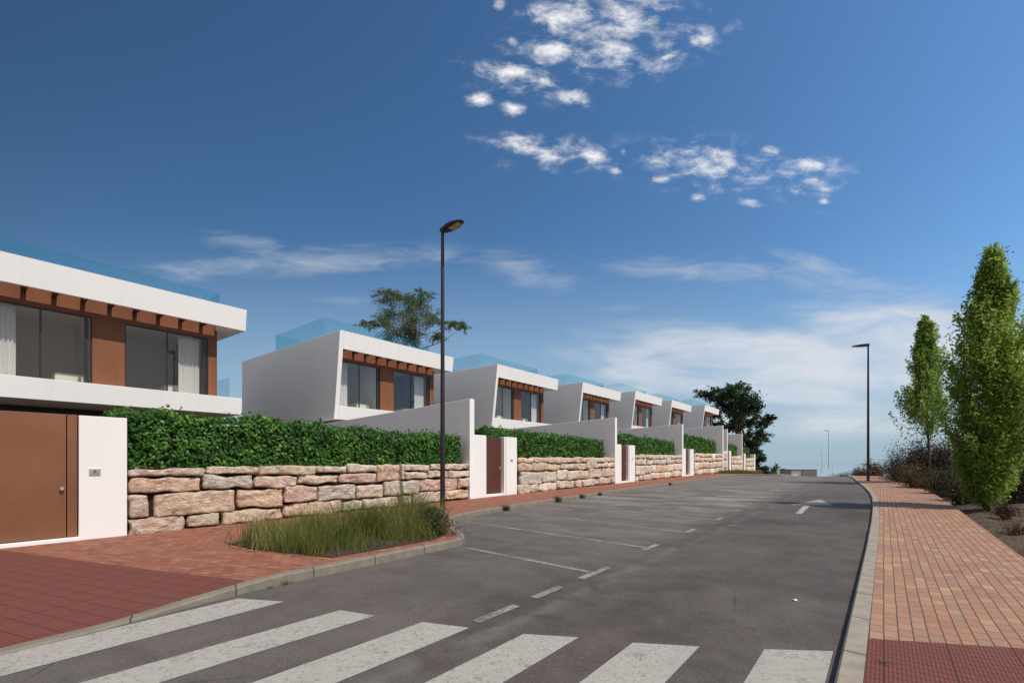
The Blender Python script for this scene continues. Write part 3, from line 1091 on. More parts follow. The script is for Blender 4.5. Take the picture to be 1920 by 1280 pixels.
def entrance(Y, X, zt, label, w_low=.69, w_door=1.12, w_pier=.66, door_label=None):
    """low wall, recessed brown pedestrian door, pier and threshold in one white wall"""
    zb = gz(Y + 1.2) - .12
    root = empty('entrance_wall', (X, Y, gz(Y) + .13), label, 'entrance wall', 'white pedestrian entrances of the plots')
    ya, yb, yc = Y + w_low, Y + w_low + w_door, Y + w_low + w_door + w_pier + .15
    b = MB()
    b.box(X - .35, X, Y, ya, zb, zt)
    b.box(X - .35, X, yb + .10, yc, zb, zt - .0)
    b.box(X - .35, X - .03, yb, yb + .10, zb, zt - .01)
    zs = gz(ya) + .13 + .09
    b.box(X - .35, X - .004, ya, yb, zb, zs)
    pin(b.build('wall', M['white_gate'], None, bevel=.008), root)
    d = MB()
    d.box(X - .26, X - .20, ya + .012, yb - .012, zs + .015, zt - .04)
    dl = pin(d.build('door', M['dark_door'], None, bevel=.006), root)
    f = MB()
    f.box(X - .27, X - .255, ya, yb, zs, zt - .02)
    q = f.build('door_frame', M['frame'], None)
    q.parent = dl
    h = MB()
    h.box(X - .20, X - .16, yb - .14, yb - .10, zs + .95, zs + 1.10)
    q = h.build('handle', M['steel'], None, bevel=.004)
    q.parent = dl
    intercom(yb + .45, gz(yb) + .13 + 1.42, X, root, .75)
    return root


# plot 1: garage gate, pier and long wall
Z1 = 1.60
g = empty('entrance_wall', (WALL_X, 1.83, gz(1.8) + .13), 'white pier with steel intercom plate between the wide brown gate and the nearest stone wall', 'entrance wall')
b = MB()
b.box(WALL_X - .42, WALL_X, 1.83, 2.56, -.2, 2.54)
pin(b.build('pier', M['white_gate'], None, bevel=.008), g)
b = MB()
b.hexa([(WALL_X - .42, -4.2, -.2), (WALL_X + .05, -4.2, -.2), (WALL_X + .05, 1.828, -.2), (WALL_X - .42, 1.828, -.2),
        (WALL_X - .42, -4.2, .145), (WALL_X + .05, -4.2, .145), (WALL_X + .05, 1.828, .205), (WALL_X - .42, 1.828, .205)])
pin(b.build('threshold', M['white_gate'], None, bevel=.006), g)
intercom(2.06, 1.45, WALL_X, g)
g = empty('garage_gate', (WALL_X - .1, -1.2, .2), 'wide brown metal garage gate with a small round knob, at the far left', 'gate')
b = MB()
b.box(WALL_X - .14, WALL_X - .08, -4.2, 1.66, .215, 2.545)
pin(b.build('gate_panel', M['brown_door'], None, bevel=.004), g)
b = MB()
b.box(WALL_X - .14, WALL_X - .072, 1.675, 1.815, .215, 2.545)
pin(b.build('gate_post', M['brown_door'], None, bevel=.004), g)
b = MB()
b.box(WALL_X - .16, WALL_X - .143, -4.2, 1.828, .206, 2.56)
pin(b.build('gate_frame', M['frame'], None), g)
b = MB()
kx = WALL_X - .08
b.tube([(kx, 1.60, 1.14), (kx + .03, 1.60, 1.14), (kx + .045, 1.60, 1.14)], [.012, .014, .035], 14)
b.tube([(kx + .045, 1.60, 1.14), (kx + .065, 1.60, 1.14)], [.037, .030], 14)
pin(b.build('knob', M['steel'], None), g)

WALLS = [  # y0, y1, ztop, X, stone resolution
    (2.57, 12.62, 1.60, WALL_X, .05), (15.62, 24.66, 1.93, WALL_X, .08), (27.55, 36.1, 2.22, WALL_X, .12), (39.0, 47.6, 2.50, WALL_X, .16)]
wl = ['nearest rough sandstone wall between the intercom pier and the first tall garden wall',
      'rough sandstone wall right of the first brown door, with the second hedge on top',
      'rough sandstone wall right of the second brown door, third from the camera',
      'small distant sandstone wall right of the third brown door, fourth from the camera']
for i, (a, b_, zt, X, res) in enumerate(WALLS):
    stone_wall(i, a, b_, zt, X, wl[i], res, 1.0 if i == 0 else 1.12, 0 if i == 0 else (-.03 * i))
hl = ['longest and nearest dark green hedge, above the nearest stone wall behind the black lamp post',
      'second hedge from the camera, above the wall right of the first brown door',
      'third hedge from the camera, above the wall right of the second brown door',
      'fourth hedge from the camera, small and bright, above the fourth stone wall']
HG = [(2.4, 12.25, 1.55, 2.78, 2.58, 15000, .088, -12.2), (14.0, 24.0, 1.9, 3.08, 2.90, 11000, .10, -12.45), (25.4, 35.4, 2.18, 3.42, 3.20, 7000, .13, -12.45), (37.0, 46.6, 2.45, 3.95, 3.62, 5000, .17, -12.45)]
for (a, b_, z0, t0, t1, n, s, X), l in zip(HG, hl):
    hedge(a, b_, z0, t0, t1, n, s, l, X)
pl = ['tall white garden wall nearest the camera, its end standing just right of the near lamp post', 'second tall garden wall, its narrow white end beside the second brown door',
      'third tall garden wall, its end beside the third brown door', 'fourth tall garden wall, behind the fourth hedge']
PW = [(12.64, 4.03), (24.68, 4.25), (36.12, 4.62), (47.62, 5.25)]
for (Y, z), l in zip(PW, pl):
    party_wall(Y, WALL_X + .02, z, l)
el = ['white entrance wall holding the nearest brown pedestrian door', 'white entrance wall holding the second brown pedestrian door', 'white entrance wall holding the third brown pedestrian door']
for (Y, z), l in zip([(12.89, 2.70), (24.93, 2.72), (36.37, 2.75)], el):
    entrance(Y + .0, WALL_X + .01, z, l, *((.69, 1.12, .66) if Y < 13 else (.60, 1.05, .72)))
# the far plots, set back behind the second planting island
FAR = [(47.87, 57.4, -14.1, 3.0, 4.0, 5.55), (57.9, 65.6, -14.3, 2.55, 3.9, 5.45), (66.1, 73.5, -14.45, 2.35, 3.75, None)]
fl = ['fifth', 'sixth', 'seventh and last']
for i, (a, b_, X, zt, hz, pz) in enumerate(FAR):
    stone_wall(10 + i, a + 2.6, b_, zt, X, 'tiny pale sandstone wall beyond the far grass island, %s from the camera' % fl[i], .22, 1.25, -.05 * i)
    entrance(a, X, zt + .55, 'small white entrance wall of the %s plot, beyond the far grass island' % fl[i], .5, .95, .6)
    hedge(a + 1.2, b_ - 1.0, zt - .05, hz, hz - .05, 2200, .2, 'small light green hedge over the %s stone wall' % fl[i], X - .4)
    if pz:
        party_wall(b_ + .05, X, pz, 'short grey garden wall end over the far white entrance walls, %s from the camera' % fl[i])
b = MB()
b.box(-15, -14.43, 73.55, 74.2, -.5, 2.9)
g = empty('entrance_wall', (-14.7, 73.8, gz(73.8)), 'white pier ending the row of walls, just left of the big dark tree trunk', 'entrance wall')
pin(b.build('pier', M['white_gate'], None, bevel=.01), g)

# raised gardens behind the walls
V, Fc = [], []
PLOT = [(2.6, 12.6, 1.5), (12.9, 24.6, 1.75), (24.9, 36.1, 2.05), (36.4, 47.6, 2.35), (47.9, 57.9, 2.5), (58.0, 66, 2.3), (66.2, 76, 2.0)]
b = MB()
for a, c, z in PLOT:
    x1 = -12.57 if a < 47 else -14.95
    b.box(-46, x1 - .02, a, c, -2.5, z)
b.box(-46, -12.7, -14, 2.58, -.6, .12)
tag(b.build('terrace', M['soil'], None), None, None, kind='structure')


# ------------------------------------------------------------------ houses
def wavy(mb, y0, y1, z0, z1, x, amp=.035, folds=9):
    n0 = len(mb.v)
    N = folds * 6
    for i in range(N + 1):
        t = i / N
        y = y0 + (y1 - y0) * t
        xx = x + amp * math.sin(t * folds * 2 * math.pi) + .012 * math.sin(t * 31)
        mb.v += [(xx, y, z0), (xx + .01 * math.sin(t * 50), y, z1)]
    for i in range(N):
        q = n0 + 2 * i
        mb.f.append((q, q + 2, q + 3, q + 1))


def make_house():
    """local frame: x = 0 roof front edge, -x away from the street, y = 0 near side, z = 0 roof top"""
    W = 7.85                                   # roof length along the street
    D = 11.6
    RT, RB, ST, SB = 0.0, -.88, -3.72, -4.42   # roof top / bottom, slab top / bottom
    lean = lambda z: .55 * z / 4.42            # the front leans out towards the top
    WX = -.95                                  # plane of the windows
    root = empty('modern_house', (0, 0, 0), None, None)
    b = MB()
    # fascia beam standing clear of the wall, open pergola behind it, then the roof deck
    b.prism_x([(0, RT), (lean(RB), RB), (lean(RB) - .12, RB), (-.13, RT)], .237, W)
    b.prism_x([(-.13, RT - .002), (lean(RB) - .12, RB + .002), (-D, RB + .3), (-D, RT - .002)], 6.98, W - .002)
    b.box(-5.2, WX - .003, .237, 6.978, RB + .3, RT - .003)
    b.box(-D, -5.202, .237, 6.978, RB + .3, RT - .003)
    b.build('roof', M['white'], root)
    b = MB()
    b.prism_x([(0, RT), (lean(SB), SB), (-D, SB - .30), (-D, RT)], 0, .235)
    b.build('side_wall', M['white'], root, bevel=.012)
    b = MB()
    b.prism_x([(lean(ST), ST), (lean(SB), SB), (-D, SB - .0), (-D, ST)], .24, W)
    b.build('floor_slab', M['white'], root, bevel=.012)
    # box of the upper storey
    ye = 7.05
    b = MB()
    b.box(-D + .02, WX - .25, ye - .2, ye, ST + .002, RB + .298)
    b.box(-D + .02, -D + .22, .24, ye - .2, ST + .002, RB + .298)
    b.build('outer_wall', M['brown'], root)
    b = MB()                                    # brown lintel, pier and end post
    b.box(WX - .25, WX, .24, 6.977, -1.28, RT - .004)
    b.box(WX - .25, WX, 6.979, ye, -1.28, RB - .03)
    b.box(WX - .25, WX + .0, 3.05, 3.97, ST + .002, -1.282)
    b.box(WX - .25, WX + .0, 6.72, ye, ST + .002, -1.282)
    b.build('cladding', M['brown'], root, bevel=.006)
    y = .55
    proto = None
    for k in range(9):
        if k == 0:
            m_ = MB()
            m_.box(WX + .002, -.225, y, y + .13, RB + .05, RB + .22)
            proto = m_.build('beam', M['beam'], root, bevel=.004)
        else:
            c = proto.copy()
            link(c)
            c.parent = root
            c.location = (0, .73 * k, 0)
    # shaded rear half of the pergola: boards between beams and fascia, with open gaps
    # interior
    b = MB()
    b.box(-5.6, -5.5, .24, ye - .2, ST + .002, RB + .298)
    b.box(-5.5, WX - .26, 3.3, 3.4, ST + .002, RB + .04)
    b.box(-5.5, WX - .26, .24, ye - .2, RB + .05, RB + .298)
    b.build('room_walls', M['room'], root)
    b = MB()
    b.box(-5.5, WX - .27, .24, ye - .2, ST + .002, ST + .03)
    b.build('room_floor', M['room_floor'], root)
    for (y0_, y1_) in ((1.3, 3.0), (4.6, 6.2)):
        b = MB()
        b.box(-3.6, -1.9, y0_ + .9, y1_, ST + .03, ST + .46)
        b.build('bed', M['bed'], root, bevel=.06)
    # windows
    for (a, c, cur, mul) in ((.26, 3.05, (.28, 1.2), 1.75), (3.97, 6.72, (5.75, 6.5), 5.3)):
        f = MB()
        z0, z1 = ST + .004, -1.284
        f.box(WX - .12, WX - .04, a, c, z1 - .05, z1)
        f.box(WX - .12, WX - .04, a, c, z0, z0 + .04)
        f.box(WX - .12, WX - .04, a, a + .045, z0 + .04, z1 - .05)
        f.box(WX - .12, WX - .04, c - .045, c, z0 + .04, z1 - .05)
        if a < 1:
            f.box(WX - .13, WX - .03, c - .19, c - .09, z0 + .04, z1 - .05)
        else:
            f.box(WX - .13, WX - .03, c - .19, c - .09, z0 + .04, z1 - .05)
        fo = f.build('window', M['frame'], root)
        m_ = MB()
        m_.box(WX - .11, WX - .05, mul - .025, mul + .025, z0 + .04, z1 - .05)
        m_.build('mullion', M['frame'], fo)
        p = MB()
        p.box(WX - .085, WX - .075, a + .045, mul - .025, z0 + .04, z1 - .05)
        p.build('pane', M['glass'], fo)
        p = MB()
        p.box(WX - .085, WX - .075, mul + .025, c - .045, z0 + .04, z1 - .05)
        p.build('pane', M['glass'], fo)
        q = MB()
        wavy(q, cur[0], cur[1], z0 + .04, z1 - .03, WX - .33)
        q.build('curtain', M['curtain'], root, smooth=True, recalc=False)
    # lower storey, set back under the slab
    b = MB()
    b.box(-D + .6, -3.4, .6, .8, -8.4, SB - .002)
    b.box(-D + .6, -3.4, 7.3, 7.5, -8.4, SB - .002)
    b.box(-D + .4, -D + .6, .6, 7.5, -8.4, SB - .002)
    b.build('lower_side_wall', M['white'], root)
    b = MB()
    b.box(-3.39, -3.2, .5, 7.6, -8.4, SB - .002)
    b.build('lower_front', M['dark_wall'], root)
    # glass balustrade round the roof terrace
    gy, gx, gh = .22, -1.85, 1.03
    pos = [gy, 2.1, 4.0, 5.9, 7.45]
    for k in range(4):
        p = MB()
        p.box(gx, gx + .02, pos[k] + .01, pos[k + 1] - .01, .003, gh)
        p.build('balustrade_pane', M['teal'], root)
    px = [gx, -3.7, -5.55, -7.35]
    for k in range(3):
        for yy in (gy - .02, 7.45):
            p = MB()
            p.box(px[k + 1] + .01, px[k] - .01, yy, yy + .02, .003, gh)
            p.build('balustrade_pane', M['teal'], root)
    p = MB()
    p.box(-7.37, -7.35, gy, 7.45, .003, gh)
    p.build('balustrade_pane', M['teal'], root)
    # side balcony glass
    p = MB()
    p.box(-3.0, WX - .5, 7.70, 7.72, ST + .004, ST + 1.0)
    p.build('balcony_pane', M['teal'], root)
    return root


house = make_house()
HS = [(.65, 8.13), (12.86, 8.27), (24.98, 8.58), (36.87, 8.92), (48.3, 9.52), (59.5, 9.72), (73.6, 10.45)]
ol = ['nearest and largest white house, cut off by the left edge above the brown garage gate',
      'second white house, showing its whole blank side wall, behind the longest hedge',
      'third white house, right of the near lamp post, behind the first brown door',
      'fourth white house from the camera, above the second brown door',
      'fifth white house from the camera, above the third hedge',
      'sixth white house from the camera, small, only its roof frame and one window showing',
      'smallest and farthest white house, its roof edge in front of the big dark tree']
for i, ((Y, z), l) in enumerate(zip(HS, ol)):
    o = house if i == 0 else copy_tree(house)
    o.location = (-21.2, Y, z)
    tag(o, l, 'house', 'white modern houses in a row on the left')


# ------------------------------------------------------------------ street lamps
def make_lamp():
    root = empty('street_lamp', (0, 0, 0), None, None)
    H = 8.25
    b = MB()
    b.tube([(0, 0, -.05), (0, 0, .02), (0, 0, H - 1.6), (0, 0, H)], [.078, .078, .052, .047], 14)
    b.build('pole', M['lamp_metal'], root, smooth=False)
    b = MB()
    b.tube([(0, 0, .0), (0, 0, .03)], [.14, .13], 14)
    b.build('base_plate', M['lamp_metal'], root)
    b = MB()                                        # flat tapered lantern reaching over the road (+X)
    secs = [(-.07, .05, -.03, .08), (.10, .085, -.075, .09), (.30, .15, -.06, .085), (.55, .165, -.03, .075), (.74, .13, .0, .06), (.83, .07, .02, .045)]
    n0 = 0
    for x, w, zb, zt in secs:
        for (yy, zz) in ((-w, zb + .02), (-w * .7, zb), (w * .7, zb), (w, zb + .02), (w, zt - .02), (w * .55, zt), (-w * .55, zt), (-w, zt - .02)):
            b.v.append((x, yy, H + zz))
    k = 8
    for s in range(len(secs) - 1):
        for i in range(k):
            j = (i + 1) % k
            b.f.append((s * k + i, s * k + j, (s + 1) * k + j, (s + 1) * k + i))
    b.f.append(tuple(range(k))[::-1])
    b.f.append(tuple((len(secs) - 1) * k + i for i in range(k)))
    head = b.build('lamp_head', M['lamp_metal'], root, smooth=False)
    b = MB()
    b.hexa([(.34, -.10, H - .064), (.72, -.09, H - .012), (.72, .09, H - .012), (.34, .10, H - .064),
            (.34, -.10, H - .04), (.72, -.09, H + .01), (.72, .09, H + .01), (.34, .10, H - .04)])
    lens_m = plain_mat('lamp_lens', (.50, .42, .28), .3, .1, 20)
    b.build('lens', lens_m, head)
    return root


lamp = make_lamp()
lamp.location = (-10.22, 9.53, gz(9.53) + .128)
tag(lamp, 'nearest and tallest looking black street lamp, on the left pavement by the grass island', 'street lamp', 'street lamps along the road')
lamps = [((-.74, 35.7), .086, math.pi, 'dark street lamp on the right pavement, left of the green trees'),
         ((-9.2, 124), .13, math.pi, 'thin distant street lamp beyond the crest, the taller of the pair'),
         ((-22, 205), 1.5, math.pi, 'thin distant street lamp just left of the taller distant one'),
         ((-22, 262), 2.0, math.pi, 'very faint tiny lamp far beyond the crest, just right of the taller distant one')]
for i, ((x, y), dz, rz, l) in enumerate(lamps):
    c = copy_tree(lamp)
    c.location = (x, y, gz(y) + dz)
    c.rotation_euler = (0, 0, rz)
    tag(c, l, 'street lamp', 'street lamps along the road')
    if i >= 1:
        for ch in c.children:
            ch.data = ch.data.copy()
            ch.data.materials[0] = M['pale_metal']


def place_lamp_px(o, u, vtop, d):
    x, y, z = proj_pt(u, vtop, d)
    o.location = (x, y, z - 8.4)


fl_ = [o for o in scene.objects if o.name.startswith('street_lamp') and o.parent is None]
place_lamp_px(fl_[2], 1553.5, 806, 103)
place_lamp_px(fl_[3], 1541, 848, 190)
place_lamp_px(fl_[4], 1561, 873, 300)


# ------------------------------------------------------------------ trees and shrubs
def columnar_tree(x, y, zb, H, prof, nshoot, nleaf, lsize, label, lean=0.0, trunk_r=.06, zc=.5, group='young green trees on the right bank'):
    root = empty('columnar_tree', (x, y, zb), label, 'tree', group)
    tb = MB()
    path = [(x + lean * t * H + .05 * math.sin(t * 9), y, zb - .1 + (H * .92) * t) for t in (0, .15, .3, .5, .7, .85, 1)]
    tb.tube(path, [trunk_r * (1.15 - t) for t in (0, .15, .3, .5, .7, .85, 1)], 9)
    ax = lambda z: x + lean * (z - zb)
    P, OW, T = [], [], []
    for s in range(nshoot):
        h0 = rng.uniform(zc, H * .95)
        az = rng.uniform(0, 2 * math.pi)
        rp = lambda h: np.interp(h / H, [p[0] for p in prof], [p[1] for p in prof])
        r0_ = rp(h0)
        rmax = min(r0_, rp(min(H, h0 + .85 * r0_))) * (1 + .75 * noise.noise(Vector((math.cos(az) * 1.4, math.sin(az) * 1.4, h0 * .9 + x))))
        L = rmax * rng.uniform(.4, 1.22)
        rise = rng.uniform(.9, 2.1) * L + .12
        st = Vector((ax(zb + h0), y, zb + h0 - rise * .45))
        en = Vector((ax(zb + h0) + math.cos(az) * L, y + math.sin(az) * L, zb + h0 + rise * .55))
        if s < 34:                                # slender leading shoots that draw the top to a point
            L = rng.uniform(.02, .16)
            h1 = H * (1 - .30 * rng.uniform() ** 1.3)
            st = Vector((ax(zb + h1 - .8), y, zb + h1 - .8))
            en = Vector((ax(zb + h1) + math.cos(az) * L, y + math.sin(az) * L, zb + h1))
        elif en.z > zb + H * .97:
            continue
        else:
            L = min(L, float(rp(en.z - zb)) * rng.uniform(.5, 1.4) + .04)
            en = Vector((ax(en.z) + math.cos(az) * L, y + math.sin(az) * L, en.z))
        mid = (st + en) / 2 + Vector((math.cos(az), math.sin(az), 0)) * L * .12
        if s < nshoot * .45:
            tb.tube([st, mid, en], [trunk_r * .28, trunk_r * .17, trunk_r * .06], 4, cap=False)
        br = rng.uniform(.2, .8)
        for q in range(nleaf):
            t = rng.uniform(.25, 1.05) ** .8
            p = st.lerp(mid, min(1, t * 2)) if t < .5 else mid.lerp(en, (t - .5) * 2)
            sp = (.10 + .05 * (1 - t)) * (1.25 - .75 * min(1, t))
            P.append((p.x + rng.normal(0, sp), p.y + rng.normal(0, sp), p.z + rng.normal(0, sp * 1.2)))
            OW.append((math.cos(az) * .4, math.sin(az) * .4, .5))
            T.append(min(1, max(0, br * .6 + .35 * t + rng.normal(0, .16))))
    pin(tb.build('trunk', M['bark'], None, smooth=True, recalc=False), root)
    pin(leaf_obj('crown', P, lsize, M['tree_green'], None, np.array(OW), np.array(T), 1.8, .08), root)
    return root


def clump_tree(name, x, y, zb, trunk, clumps, nleaf, lsize, m, label, cat='tree', group=None, bark=True, tr=.3, droop=0.0):
    """trunk path, limbs to each clump, leaves gathered round twigs inside the clumps"""
    root = empty(name, (x, y, zb), label, cat, group)
    tb = MB()
    tb.tube(trunk, [tr * (1.1 - .6 * i / (len(trunk) - 1)) for i in range(len(trunk))], 9)
    P, T = [], []
    for (c, r, dens) in clumps:
        c = Vector(c)
        s = Vector(trunk[-1]).lerp(Vector(trunk[len(trunk) // 2]), rng.uniform(0, .8))
        mid = s.lerp(c, .55) + Vector((0, 0, -.08 * (c - s).length))
        tb.tube([s, mid, c], [tr * .35, tr * .2, tr * .06], 6, cap=False)
        ntw = int(10 + 6 * dens)
        for k in range(ntw):
            d = Vector(rng.normal(size=3)).normalized()
            e = Vector((c.x + d.x * r[0], c.y + d.y * r[1], c.z + d.z * r[2])) * 1.0
            e = c.lerp(e, rng.uniform(.6, 1.15))
            if droop:
                e.z -= droop * rng.uniform(0, 1) * r[2]
            if k % 2 == 0:
                tb.tube([c, e], [tr * .06, tr * .02], 3, cap=False)
            nl = int(nleaf * dens / ntw)
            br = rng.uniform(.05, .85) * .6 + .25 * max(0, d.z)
            for q in range(nl):
                t = rng.uniform(.2, 1.1)
                p = c.lerp(e, t)
                sp = .16 * min(r)
                P.append((p.x + rng.normal(0, sp), p.y + rng.normal(0, sp), p.z + rng.normal(0, sp * .8)))
                T.append(min(1, max(0, br + rng.normal(0, .15))))
    pin(tb.build('trunk', M['bark'], None, smooth=True, recalc=False), root)
    pin(leaf_obj('crown', P, lsize, m, None, None, np.array(T), 1.9, .05, upbias=.3), root)
    return root


# the two young trees on the right
prof1 = [(0, .2), (.06, .48), (.15, .82), (.28, 1.14), (.46, 1.32), (.62, 1.12), (.74, .74), (.84, .45), (.92, .22), (.97, .08), (1, .03)]
columnar_tree(2.30, 18.9, bank_z(2.35, 18.9) - .05, 7.55, prof1, 640, 110, .085, 'tall dense light green columnar tree at the right edge, leafy down to the ground', .015, .07, .35)
x, y, z = proj_pt(1742, 893, 25.5)
prof2 = [(0, .2), (.2, .5), (.27, 1.75), (.42, 2.3), (.54, 2.1), (.64, 1.25), (.74, .80), (.85, .58), (.94, .26), (1, .06)]
columnar_tree(x, y, z - .15, 9.0, prof2, 300, 84, .12, 'slimmer light green tree with bare thin trunk, left of the dense columnar tree', -.02, .055, 2.5)

# big dark tree at the end of the row
D_ = 92.


def px(u, v, d=D_):
    return Vector(proj_pt(u, v, d))


k = D_ / F
clumps = []
for (u, v, ru, rv, dn) in [(1330, 738, 26, 12, .8), (1362, 738, 30, 16, 1.1), (1395, 745, 30, 18, 1.2), (1378, 728, 24, 10, .8), (1410, 765, 28, 18, 1.1), (1372, 765, 26, 16, 1), (1340, 775, 22, 14, .6),
                           (1432, 788, 20, 12, .7), (1400, 795, 26, 14, .9), (1365, 800, 22, 14, .8), (1345, 800, 16, 14, .5), (1412, 835, 16, 16, .8), (1398, 820, 18, 12, .7), (1422, 858, 12, 16, .8),
                           (1408, 870, 16, 16, .9), (1420, 880, 14, 10, .8), (1352, 750, 24, 14, .8), (1380, 845, 20, 14, .8), (1425, 815, 16, 14, .8), (1400, 850, 18, 16, .8), (1390, 762, 30, 18, 1), (1445, 782, 12, 6, .3), (1385, 780, 26, 14, .9)]:
    clumps.append((px(u, v, D_ + rng.uniform(-2, 2)), (ru * k * 1.05, ru * k, rv * k * 1.1), dn))
tp = [px(1400, 905), px(1392, 870), px(1385, 830), px(1380, 790), px(1378, 760)]
clump_tree('dark_tree', tp[0].x, tp[0].y, tp[0].z, tp, clumps, 1500, .42, M['tree_dark'], 'large dark evergreen tree with a broad crown beyond the last house', tr=.55)

# sparse tree behind the second house
D_ = 46.
k = D_ / F
clumps = []
for (u, v, ru, rv, dn) in [(730, 565, 24, 16, .7), (755, 560, 26, 14, .8), (785, 570, 26, 16, .9), (745, 590, 28, 18, .9), (780, 600, 28, 20, 1), (715, 605, 22, 14, .7), (815, 595, 22, 14, .8), (760, 620, 26, 16, .9),
                           (725, 548, 18, 8, .35), (790, 548, 20, 7, .35), (690, 605, 16, 7, .35), (845, 605, 18, 9, .5), (868, 612, 10, 7, .3), (820, 630, 14, 10, .4), (735, 625, 18, 12, .5), (775, 640, 18, 10, .5)]:
    clumps.append((px(u, v, D_ + rng.uniform(-1.5, 1.5)), (ru * k * 1.5, ru * k * 1.4, rv * k * 1.5), dn))
tp = [px(792, 900, D_), px(788, 780, D_), px(785, 690, D_), px(780, 640, D_), px(776, 600, D_)]
clump_tree('tree', tp[0].x, tp[0].y, tp[0].z, tp, clumps, 3200, .13, M['tree_olive'], 'sparse olive green tree rising behind the roof of the second house', tr=.16, droop=.5)

# dark blue-green tree cut by the right edge of the picture
D_ = 40.
k = D_ / F
clumps = [(px(u, v, D_), (r * k, r * k, r * k * .9), 1) for (u, v, r) in [(1922, 640, 28), (1935, 680, 34), (1912, 700, 22), (1945, 620, 30), (1925, 740, 30), (1950, 780, 40), (1915, 790, 30), (1930, 830, 40)]]
tp = [px(1950, 900, D_), px(1950, 820, D_), px(1948, 720, D_), px(1945, 660, D_)]
clump_tree('dark_tree', tp[0].x, tp[0].y, tp[0].z, tp, clumps, 1500, .22, M['tree_blue'], 'dark blue-green tree cut off by the right edge, behind the columnar tree', tr=.2)


def shrub(u, v, d, w, h, n, m, label, size=.10, kind='shrub', dens=1.0, twig=True):
    """bush sitting at the given picture spot: w, h in metres"""
    x, y, z = proj_pt(u, v, d)
    zb = bank_z(x, y) if x > edge(y) else gz(y)
    z = min(z, zb + .1)
    root = empty(kind, (x, y, z), label, 'shrub', 'dry shrubs on the right bank')
    P, OW, T = [], [], []
    st = MB()
    for s in range(60):
        az = rng.uniform(0, 2 * math.pi)
        el = rng.uniform(.15, 1.5)
        rr = rng.uniform(.55, 1.1)
        e = Vector((x + math.cos(az) * math.cos(el) * w / 2 * rr, y + math.sin(az) * math.cos(el) * w / 2 * rr, z + math.sin(el) * h * rr))
        s0 = Vector((x + rng.normal(0, w * .06), y + rng.normal(0, w * .06), z - .1))
        mid = s0.lerp(e, .5) + Vector(rng.normal(0, w * .04, 3))
        st.tube([s0, mid, e], [.012 + w * .004, .008, .003], 3, cap=False)
        br = rng.uniform(.1, .8)
        for q in range(n // 60):
            t = rng.uniform(.25, 1.06)
            p = s0.lerp(mid, t * 2) if t < .5 else mid.lerp(e, (t - .5) * 2)
            sp = .05 * (w + h)
            P.append((p.x + rng.normal(0, sp), p.y + rng.normal(0, sp), max(z, p.z + rng.normal(0, sp * .8))))
            OW.append((math.cos(az) * .3, math.sin(az) * .3, .4))
            T.append(min(1, max(0, br + rng.normal(0, .15))))
    pin(st.build('stems', M['bark'], None, recalc=False), root)
    pin(leaf_obj('foliage', P, size, m, None, np.array(OW), np.array(T), 2.6, .05), root)
    return root


SH = [  # u, v(base), d, width, height, leaves, material, label, leaf size
    (1725, 878, 30, 3.8, 2.3, 9000, 'dry_grey', 'large dark grey-brown twiggy shrub on the skyline right of the right-hand lamp', .13),
    (1775, 882, 29, 3.6, 2.2, 8000, 'dry_grey', 'dark shrub on the skyline directly behind the slim tree trunk', .13),
    (1680, 878, 33, 2.0, 1.9, 2600, 'dry_grey', 'small bare pale shrub with sprays of twigs, left end of the dark skyline shrubs', .10),
    (1637, 893, 40, 3.0, 1.25, 2600, 'rust', 'rusty orange low shrub just behind the right-hand lamp base', .14),
    (1612, 893, 46, 2.4, .9, 1500, 'dry_green', 'low greenish shrub left of the right-hand lamp, at the crest', .15),
    (1588, 894, 54, 3.6, .75, 1200, 'rust', 'low brown scrub where the right kerb meets the crest', .17),
    (1690, 893, 27, 2.2, 1.0, 3400, 'dry', 'brown dry shrub at the pavement edge right of the lamp', .09),
    (1720, 905, 22, 1.8, 1.05, 3800, 'rust', 'reddish brown dry shrub beside the pavement, left of the slim trunk', .08),
    (1768, 915, 18.5, 1.5, 1.0, 4200, 'dry_green', 'grey-green round shrub beside the pavement, right of the slim trunk', .07),
    (1805, 930, 15.5, 1.4, .9, 4200, 'dry_grey', 'dark twiggy shrub left of the columnar tree foot', .06),
    (1850, 900, 19.5, 3.0, 1.7, 7000, 'dry_grey', 'dark shrub mass behind the columnar tree foot', .08),
    (1905, 935, 14.8, 2.0, 1.4, 5600, 'dry_grey', 'dark brown shrub at the right edge beside the columnar tree', .07),
    (1920, 890, 20, 3.4, 2.9, 8000, 'dry_green', 'tall dark green shrub cut by the right edge of the picture', .11),
    (1885, 965, 11.9, .6, .32, 900, 'dry_grey', 'low dark weed on bare soil under the columnar tree', .05),
    (1905, 1010, 9.6, .6, .28, 900, 'dry', 'straw-coloured dry weed on the soil strip at the right edge', .05),
]
for s in SH:
    shrub(*s[:6], M[s[6]], s[7], s[8])

# dry grass and litter over the bank: one mass
pts, hs = [], []
for i in range(16000):
    y = 5 + 50 * rng.uniform() ** 1.5
    x = edge(y) + .05 + abs(rng.normal(0, 3.2))
    if noise.noise(Vector((x * .8, y * .8, 5))) < -.02 and x - edge(y) > .25:
        continue
    pts.append((x, y, bank_z(x, y) - .06))
    hs.append(rng.uniform(.06, .30) * (.45 if x - edge(y) < .5 else 1))
pts = np.array(pts)
hs = np.array(hs)
o = blade_obj('dry_grass', pts, hs, rng.normal(0, .55, (len(pts), 2)), .012, M['dry'])
tag(o, 'dry brown grass and weeds covering the bank right of the pavement', 'grass', kind='stuff')


